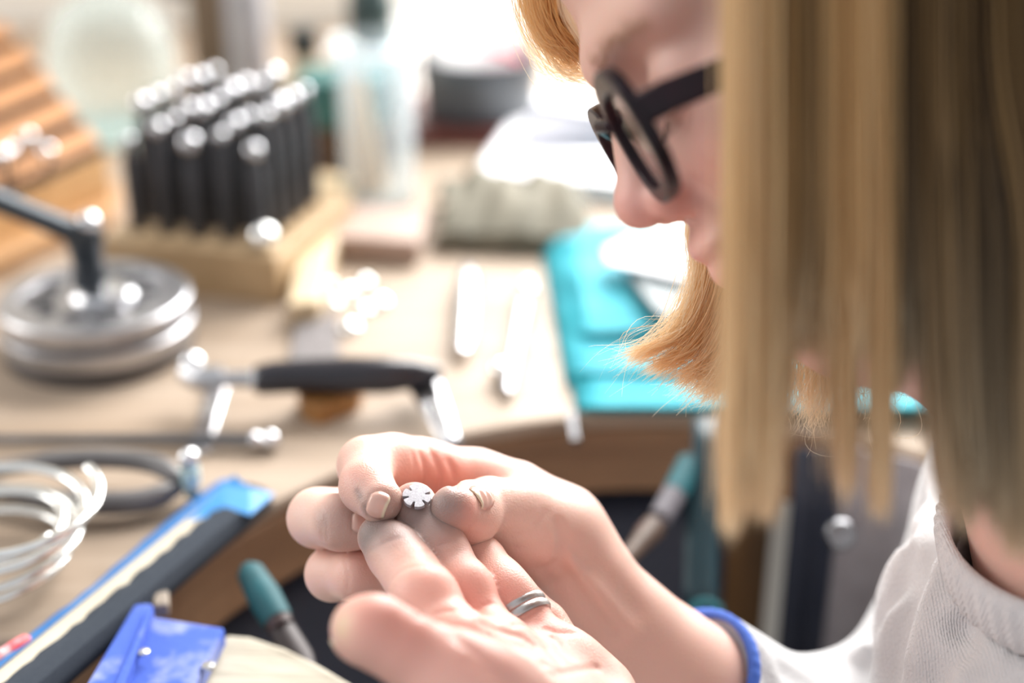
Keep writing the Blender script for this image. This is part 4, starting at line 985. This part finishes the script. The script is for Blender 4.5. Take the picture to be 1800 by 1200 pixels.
rib_ring(CUF - CAX*.0015, CAX, 0.0296, .0040, .0030, 176, 'cuff_edge', M('cuff_blue', (.05, .13, .55), (.07, .17, .62), .85, 0, 200), sweat)
for t in range(1): pass

# ------------------------------------------------------------------ black glasses
gm, nt, b = new_mat('dark_acetate'); noise_col(nt, b, (.012, .009, .012), (.03, .010, .016), 90); pset(b, Roughness=.35); b.inputs['Specular IOR Level'].default_value = .18
gl = thin_pane('lens_glass')
glasses = thing('eyeglasses', 'black framed eyeglasses worn on her nose under blonde hair', 'glasses', HP(0, -20, 0))
def lens_pts(s, n=48, k=1.0):
    out = []
    for i in range(n):
        a = 2*math.pi*i/n; ca, sa = math.cos(a), math.sin(a)
        x = 25.5*k*math.copysign(abs(ca)**.75, ca); y = 17*k*math.copysign(abs(sa)**.75, sa)
        l = 33*s + x*s; out.append(HP(4.5 - .0003*l*l - .04*(y), -24.5+y, l))
    return out
fr = MB()
for s in (-1, 1):
    pts = lens_pts(s); n = len(pts); ctr = np.mean(pts, 0); V = []
    for i, p in enumerate(pts):
        o_ = unit(p-ctr); t = pts[(i+1) % n]-pts[i-1]; nn = unit(np.cross(t, o_))
        w = .0023 + .0010*max(0, math.sin(2*math.pi*i/n))
        for a, bb in ((-1, -1), (1, -1), (1, 1), (-1, 1)): V.append(p + o_*w*a + nn*.0021*bb)
    fr.add(V, [(i*4+j, ((i+1) % n)*4+j, ((i+1) % n)*4+(j+1) % 4, i*4+(j+1) % 4) for i in range(n) for j in range(4)])
fr.tube([HP(5, -16, -9), HP(7.5, -13.5, 0), HP(5, -16, 9)], .0024, 8)
fr.build('frame', gm, glasses, smooth=True, bevel=.0007)
for s in (-1, 1):
    pts = lens_pts(s, k=.97); off = Fv*.0004
    mb = MB(); mb.add([p+off for p in pts]+[p-off for p in pts], [tuple(range(48)), tuple(range(95, 47, -1))]+[(i, (i+1) % 48, 48+(i+1) % 48, 48+i) for i in range(48)])
    mb.build('lens', gl, glasses)
    tp_ = [HP(2.5, -21, 58.5*s), HP(-5, -22.3, 63.5*s), HP(-20, -25.5, 66*s), HP(-60, -34, 72*s), HP(-105, -43, 76*s), HP(-125, -53, 76*s), HP(-140, -68, 74*s)]
    V = []; mb = MB()
    hh = (.0042, .0042, .0040, .0032, .003, .003, .003)
    for p, h_ in zip(tp_, hh):
        for a, bb in ((-1, -1), (1, -1), (1, 1), (-1, 1)): V.append(p + Hv*h_*a + Lv*.0018*bb)
    mb.add(V, [(i*4+j, (i+1)*4+j, (i+1)*4+(j+1) % 4, i*4+(j+1) % 4) for i in range(6) for j in range(4)] + [(3, 2, 1, 0), (24, 25, 26, 27)])
    mb.build('temple', gm, glasses, smooth=True, bevel=.0008)

# ------------------------------------------------------------------ hair
def strands(name, PTS, R_, cols, mat, parent, sides=2):
    """PTS (n,k,3) centre lines, R_ (n,k) radii, cols (n,k,3)"""
    n, k, _ = PTS.shape
    T = np.gradient(PTS, axis=1); T /= np.linalg.norm(T, axis=2, keepdims=True)+1e-12
    hint = np.array([.3, 1.0, .2]); X = np.cross(T, hint); X /= np.linalg.norm(X, axis=2, keepdims=True)+1e-12; Y = np.cross(T, X)
    V = np.zeros((n, k, sides, 3)); ph = rng.uniform(0, 2*math.pi, (n, 1, 1))
    for s in range(sides):
        a = 2*math.pi*s/sides + ph; V[:, :, s] = PTS + (X*np.cos(a)+Y*np.sin(a))*R_[:, :, None]
    base = (np.arange(n)[:, None, None]*k + np.arange(k-1)[None, :, None])*sides
    s0 = np.arange(sides if sides > 2 else 1)[None, None, :]; s1 = (s0+1) % sides
    Q = np.stack([base+s0, base+s1, base+sides+s1, base+sides+s0], -1).reshape(-1, 4)
    c = np.repeat(cols[:, :, None, :], sides, 2).reshape(-1, 3)
    return link_mesh(name, np_mesh(name, V.reshape(-1, 3), Q, c), mat, parent)
def PV(u, v, d):
    u = np.asarray(u, float)[..., None]; v = np.asarray(v, float)[..., None]; d = np.asarray(d, float)[..., None]
    return CAM + d*(FWD + (u-900)/FPX*RGT - (v-600)/FPX*UPC)
def bez(ctrl, k):
    """Catmull-Rom through control rows (n,c,3) -> (n,k,3)"""
    n, c, _ = ctrl.shape; ext = np.concatenate([2*ctrl[:, :1]-ctrl[:, 1:2], ctrl, 2*ctrl[:, -1:]-ctrl[:, -2:-1]], 1)
    out = np.zeros((n, k, 3))
    for i, t in enumerate(np.linspace(0, c-1-1e-6, k)):
        s = int(t); f = t-s; p0, p1, p2, p3 = (ext[:, s+j] for j in range(4))
        out[:, i] = .5*((2*p1) + (-p0+p2)*f + (2*p0-5*p1+4*p2-p3)*f*f + (-p0+3*p1-3*p2+p3)*f**3)
    return out
hair_mat = vcol_mat('blonde_hair', .40, spec=.35, trans=.45)
BL = np.array([.75, .455, .185]); LT = np.array([.95, .75, .46]); BR = np.array([.20, .125, .06]); DK = np.array([.052, .028, .013])
# near curtain, hanging straight down between the lens and the face
locks = []   # (u_top, u_mid, u_tip, width_top, width_tip, v_tip, colour, count, depth)
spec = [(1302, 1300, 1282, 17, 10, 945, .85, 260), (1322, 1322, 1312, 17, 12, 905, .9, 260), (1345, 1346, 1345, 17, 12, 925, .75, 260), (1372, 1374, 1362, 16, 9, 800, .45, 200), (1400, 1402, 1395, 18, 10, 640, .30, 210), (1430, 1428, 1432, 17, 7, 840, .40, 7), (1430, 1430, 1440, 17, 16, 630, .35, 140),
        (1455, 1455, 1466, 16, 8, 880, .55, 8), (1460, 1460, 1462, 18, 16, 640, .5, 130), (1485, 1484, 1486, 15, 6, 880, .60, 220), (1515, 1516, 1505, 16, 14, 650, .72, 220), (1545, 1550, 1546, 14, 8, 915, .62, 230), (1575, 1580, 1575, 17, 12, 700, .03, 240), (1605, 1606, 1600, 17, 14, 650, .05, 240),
        (1640, 1640, 1668, 20, 12, 900, .24, 280), (1675, 1682, 1700, 20, 14, 930, .15, 280), (1700, 1712, 1735, 20, 14, 900, .03, 280), (1722, 1750, 1765, 20, 14, 940, .06, 280), (1745, 1790, 1790, 22, 16, 985, .18, 300), (1790, 1830, 1830, 24, 20, 990, .20, 320), (1840, 1880, 1880, 26, 22, 990, .12, 320), (1900, 1930, 1930, 28, 24, 980, .15, 320)]  # right-hand locks coloured darker to carry the shading of the back hair
A = []; Rr = []; Cc = []
for (ut, um, ue, wt, we, ve, tone, cnt) in spec:
    n = int(cnt*1.25); g = rng.normal(0, 1, n); g2 = rng.normal(0, 1, n); dd = .337 + .0035*rng.normal(0, 1, n) + (.004 if tone < .3 else 0)
    tip = ve - np.abs(rng.normal(0, 1, n))*48 + rng.normal(0, 10, n)
    z0 = np.full(n, -210.); spread = rng.normal(0, 1, n)
    ctrl = np.stack([PV(ut+g*wt, z0, dd), PV(ut+g*wt*.95, 100+0*g, dd-.001), PV(um+g*wt*.85+spread*2, 400+0*g, dd-.001), PV(um*.6+ue*.4+g*wt*.75+spread*4, 400+(tip-400)*.6, dd), PV(ue+g*we+spread*7, tip, dd+.002*g2)], 1)
    A.append(bez(ctrl, 18)); rr = np.full((n, 18), .00022); rr[:, -3:] *= np.array([.8, .6, .25]); rr *= rng.uniform(.8, 1.3, (n, 1)); Rr.append(rr)
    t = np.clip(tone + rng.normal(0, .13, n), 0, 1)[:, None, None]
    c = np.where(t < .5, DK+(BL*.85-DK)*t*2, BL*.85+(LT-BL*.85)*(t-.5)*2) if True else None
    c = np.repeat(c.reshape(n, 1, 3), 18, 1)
    ends = np.linspace(0, 1, 18)[None, :, None]**3; c = c*(1-.65*ends) + np.array([.95, .79, .57])*.65*ends  # paler tips: light bounced from window and sweater, put into the colour
    Cc.append(c)
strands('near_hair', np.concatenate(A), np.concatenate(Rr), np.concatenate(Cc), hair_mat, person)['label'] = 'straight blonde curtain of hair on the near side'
# far side: the lock swinging out from under the chin, and the frizzy ends beyond the neck
A = []; Rr = []; Cc = []
def far(n, c_uvd, jit, tipj, tone, r=.00008, k=22, curl=0.0, mul=1.0):
    g = rng.normal(0, 1, n); g2 = rng.normal(0, 1, n); m = len(c_uvd); rows = []
    for i, (u, v, d) in enumerate(c_uvd):
        f = i/(m-1); j = jit[0]+(jit[1]-jit[0])*f
        rows.append(PV(u + g*j + rng.normal(0, 1, n)*tipj*f**2, v + g2*j*.35*f + rng.normal(0, 1, n)*tipj*f**2*.8 - np.abs(rng.normal(0, 1, n))*tipj*(.8 if i == m-1 else 0), d + g2*.004))
    p = bez(np.stack(rows, 1), k)
    if curl:
        ph = rng.uniform(0, 6.28, (n, 1)); t = np.linspace(0, 1, k)[None]; am = curl*mm*t**2*rng.uniform(.3, 1.6, (n, 1))
        p = p + (np.sin(ph+t*9)*am)[..., None]*RGT + (np.cos(ph*1.7+t*8)*am)[..., None]*UPC
    rr = np.full((n, k), r); rr[:, -4:] *= np.array([.9, .75, .55, .3]); rr *= rng.uniform(.7, 1.3, (n, 1))
    t = np.clip(tone+rng.normal(0, .18, n), 0, 1)[:, None, None]; c = np.array([.86, .56, .25])+(np.array([.97, .86, .66])-np.array([.86, .56, .25]))*t*mul; c = np.repeat(c.reshape(n, 1, 3), k, 1)  # paler than the near hair: backlit glow put into the strand colour
    A.append(p); Rr.append(rr); Cc.append(c)
D = .470
far(420, [(1300, 250, D+.02), (1252, 420, D), (1232, 520, D-.004), (1190, 590, D-.008), (1112, 632, D-.010)], (14, 9), 9, .45)
far(420, [(1320, 250, D+.02), (1275, 430, D), (1258, 530, D-.003), (1215, 610, D-.006), (1150, 655, D-.009)], (14, 10), 10, .35)
far(380, [(1345, 250, D+.02), (1300, 440, D), (1282, 550, D-.002), (1245, 630, D-.005), (1195, 680, D-.008)], (16, 12), 13, .5)
far(300, [(1360, 250, D+.02), (1325, 460, D), (1308, 570, D), (1278, 650, D-.003), (1238, 705, D-.006)], (18, 13), 15, .75, curl=1.2)
far(120, [(1215, 380, D+.01), (1214, 420, D), (1222, 480, D-.004), (1205, 540, D-.008), (1160, 600, D-.010)], (5, 9), 13, .9, curl=1.5)
far(70, [(1290, 300, D+.02), (1240, 450, D), (1205, 550, D-.006), (1150, 600, D-.010), (1110, 660, D-.012)], (18, 26), 24, .95, r=.00009, curl=2.0)
far(520, [(1330, 420, D+.01), (1300, 520, D), (1285, 600, D), (1262, 660, D-.002), (1240, 690, D-.004)], (14, 20), 22, .95, r=.00009, curl=2.5)
for (u, n, v1) in ((1345, 260, 700), (1390, 240, 720), (1430, 300, 735), (1455, 260, 745), (1505, 60, 700), (1525, 70, 730), (1590, 70, 690), (1630, 60, 700)):
    far(n, [(u+25, 380, D+.015), (u+8, 520, D+.01), (u, 610, D), (u-4, 670, D-.004), (u-14, v1, D-.006)], (16, 12), 15, .85, r=.00006, curl=2.6)
far(26, [(1470, 560, D), (1475, 680, D-.01), (1480, 740, D-.01), (1470, 780, D-.012)], (60, 50), 22, .9, r=.00006, curl=4)
# far fringe over the forehead
far(900, [(1010, -210, .455), (985, -90, .452), (975, 0, .452), (992, 60, .456), (1040, 112, .462)], (24, 14), 8, .05, r=.00009, mul=np.array([.55, .48, .42]))
far(500, [(985, -210, .46), (950, -90, .456), (940, 0, .456), (968, 70, .459), (1010, 118, .465)], (18, 14), 12, .35, r=.00008, mul=np.array([.72, .66, .6]))
far(260, [(975, -150, .47), (945, 0, .465), (960, 80, .465), (1000, 130, .468), (1050, 140, .470)], (20, 22), 18, .8, r=.00006, curl=1.2)
far(120, [(1010, -150, .44), (1000, 0, .44), (1030, 70, .443), (1050, 105, .447)], (10, 9), 6, .95, r=.00006)
farh = strands('far_hair', np.concatenate(A), np.concatenate(Rr), np.concatenate(Cc), hair_mat, person)
farh['label'] = 'backlit blonde ends of hair on the far side'
# crown: combed back over the skull, mostly above the picture
A = []; Rr = []; Cc = []
n = 1500
az = rng.uniform(-1, 1, n); ff = rng.uniform(-175, 0, n)
row = []
for k_, t in enumerate(np.linspace(0, 1, 6)):
    ang = az*math.radians(12) + np.sign(az)*t*math.radians(98)
    r1, r2 = 81, 94
    row.append(O_H + (np.outer(ff-6*t, Fv) + np.outer(40 + r2*np.cos(ang)*np.sqrt(np.clip(1-((ff+97)/112)**2, .05, 1)), Hv) + np.outer(r1*np.sin(ang)*np.sqrt(np.clip(1-((ff+97)/125)**2, .25, 1)), Lv))*mm)
p = bez(np.stack(row, 1), 12); t = np.clip(.3+rng.normal(0, .2, n), 0, 1)[:, None, None]
strands('crown_hair', p, np.full((n, 12), .0005), np.repeat(DK+(BL-DK)*t, 12, 1), hair_mat, person)
# back of the hair
n = 1400; a_ = rng.uniform(-1.5, 1.5, n); h0 = rng.uniform(20, 90, n)
row = []
for t in np.linspace(0, 1, 5):
    back = -120-75*np.cos(a_*.9); lat = 80*np.sin(a_)
    q = O_H + (np.outer(back, Fv) + np.outer(h0, Hv) + np.outer(lat, Lv))*mm
    row.append(q - np.outer(t*(.19+0*a_), np.array([0, 0, 1.0])) )
p = bez(np.stack(row, 1), 10); t = np.clip(.25+rng.normal(0, .2, n), 0, 1)[:, None, None]
strands('back_hair', p, np.full((n, 10), .0006), np.repeat(DK+(BL-DK)*t, 10, 1), hair_mat, person)
# eyebrow and lashes
n = 110; tt = rng.uniform(0, 1, n)
for s in (-1, 1):
    row = [];
    b0 = np.array([HP(-1-13*x*x, 0+3*x-5*x*x+y, (14+32*x)*s) for x, y in zip(tt, rng.normal(0, 1.3, n))])
    b0 = np.array([q - grad(head, q[None])[0]*float(head(q[None].astype(np.float32))[0]) for q in b0])
    tip = b0 + (Lv*s*.0045 - Fv*.0012 + Hv*.0012) + rng.normal(0, .0006, (n, 3)); nrm = np.array([grad(head, q[None])[0] for q in tip]); tip = tip + nrm*.0006
    strands('eyebrow', bez(np.stack([b0, (b0+tip)/2+nrm*.0005, tip], 1), 5), np.full((n, 5), .00007), np.tile(np.array([.45, .30, .17]), (n, 5, 1)), hair_mat, person)
    n2 = 36; x = np.linspace(0, 1, n2)
    l0 = np.array([HP(-5-7*(q-.45)**2*2, -25+1.5*(q-.5)**2, (20+23*q)*s) for q in x]); l1 = l0 + Fv*.003 - Hv*.0038; l2 = l1 + Fv*.0018-Hv*.0006
    strands('eyelashes', bez(np.stack([l0, l1, l2], 1), 6), np.full((n2, 6), .00006), np.tile(np.array([.09, .06, .045]), (n2, 6, 1)), hair_mat, person)
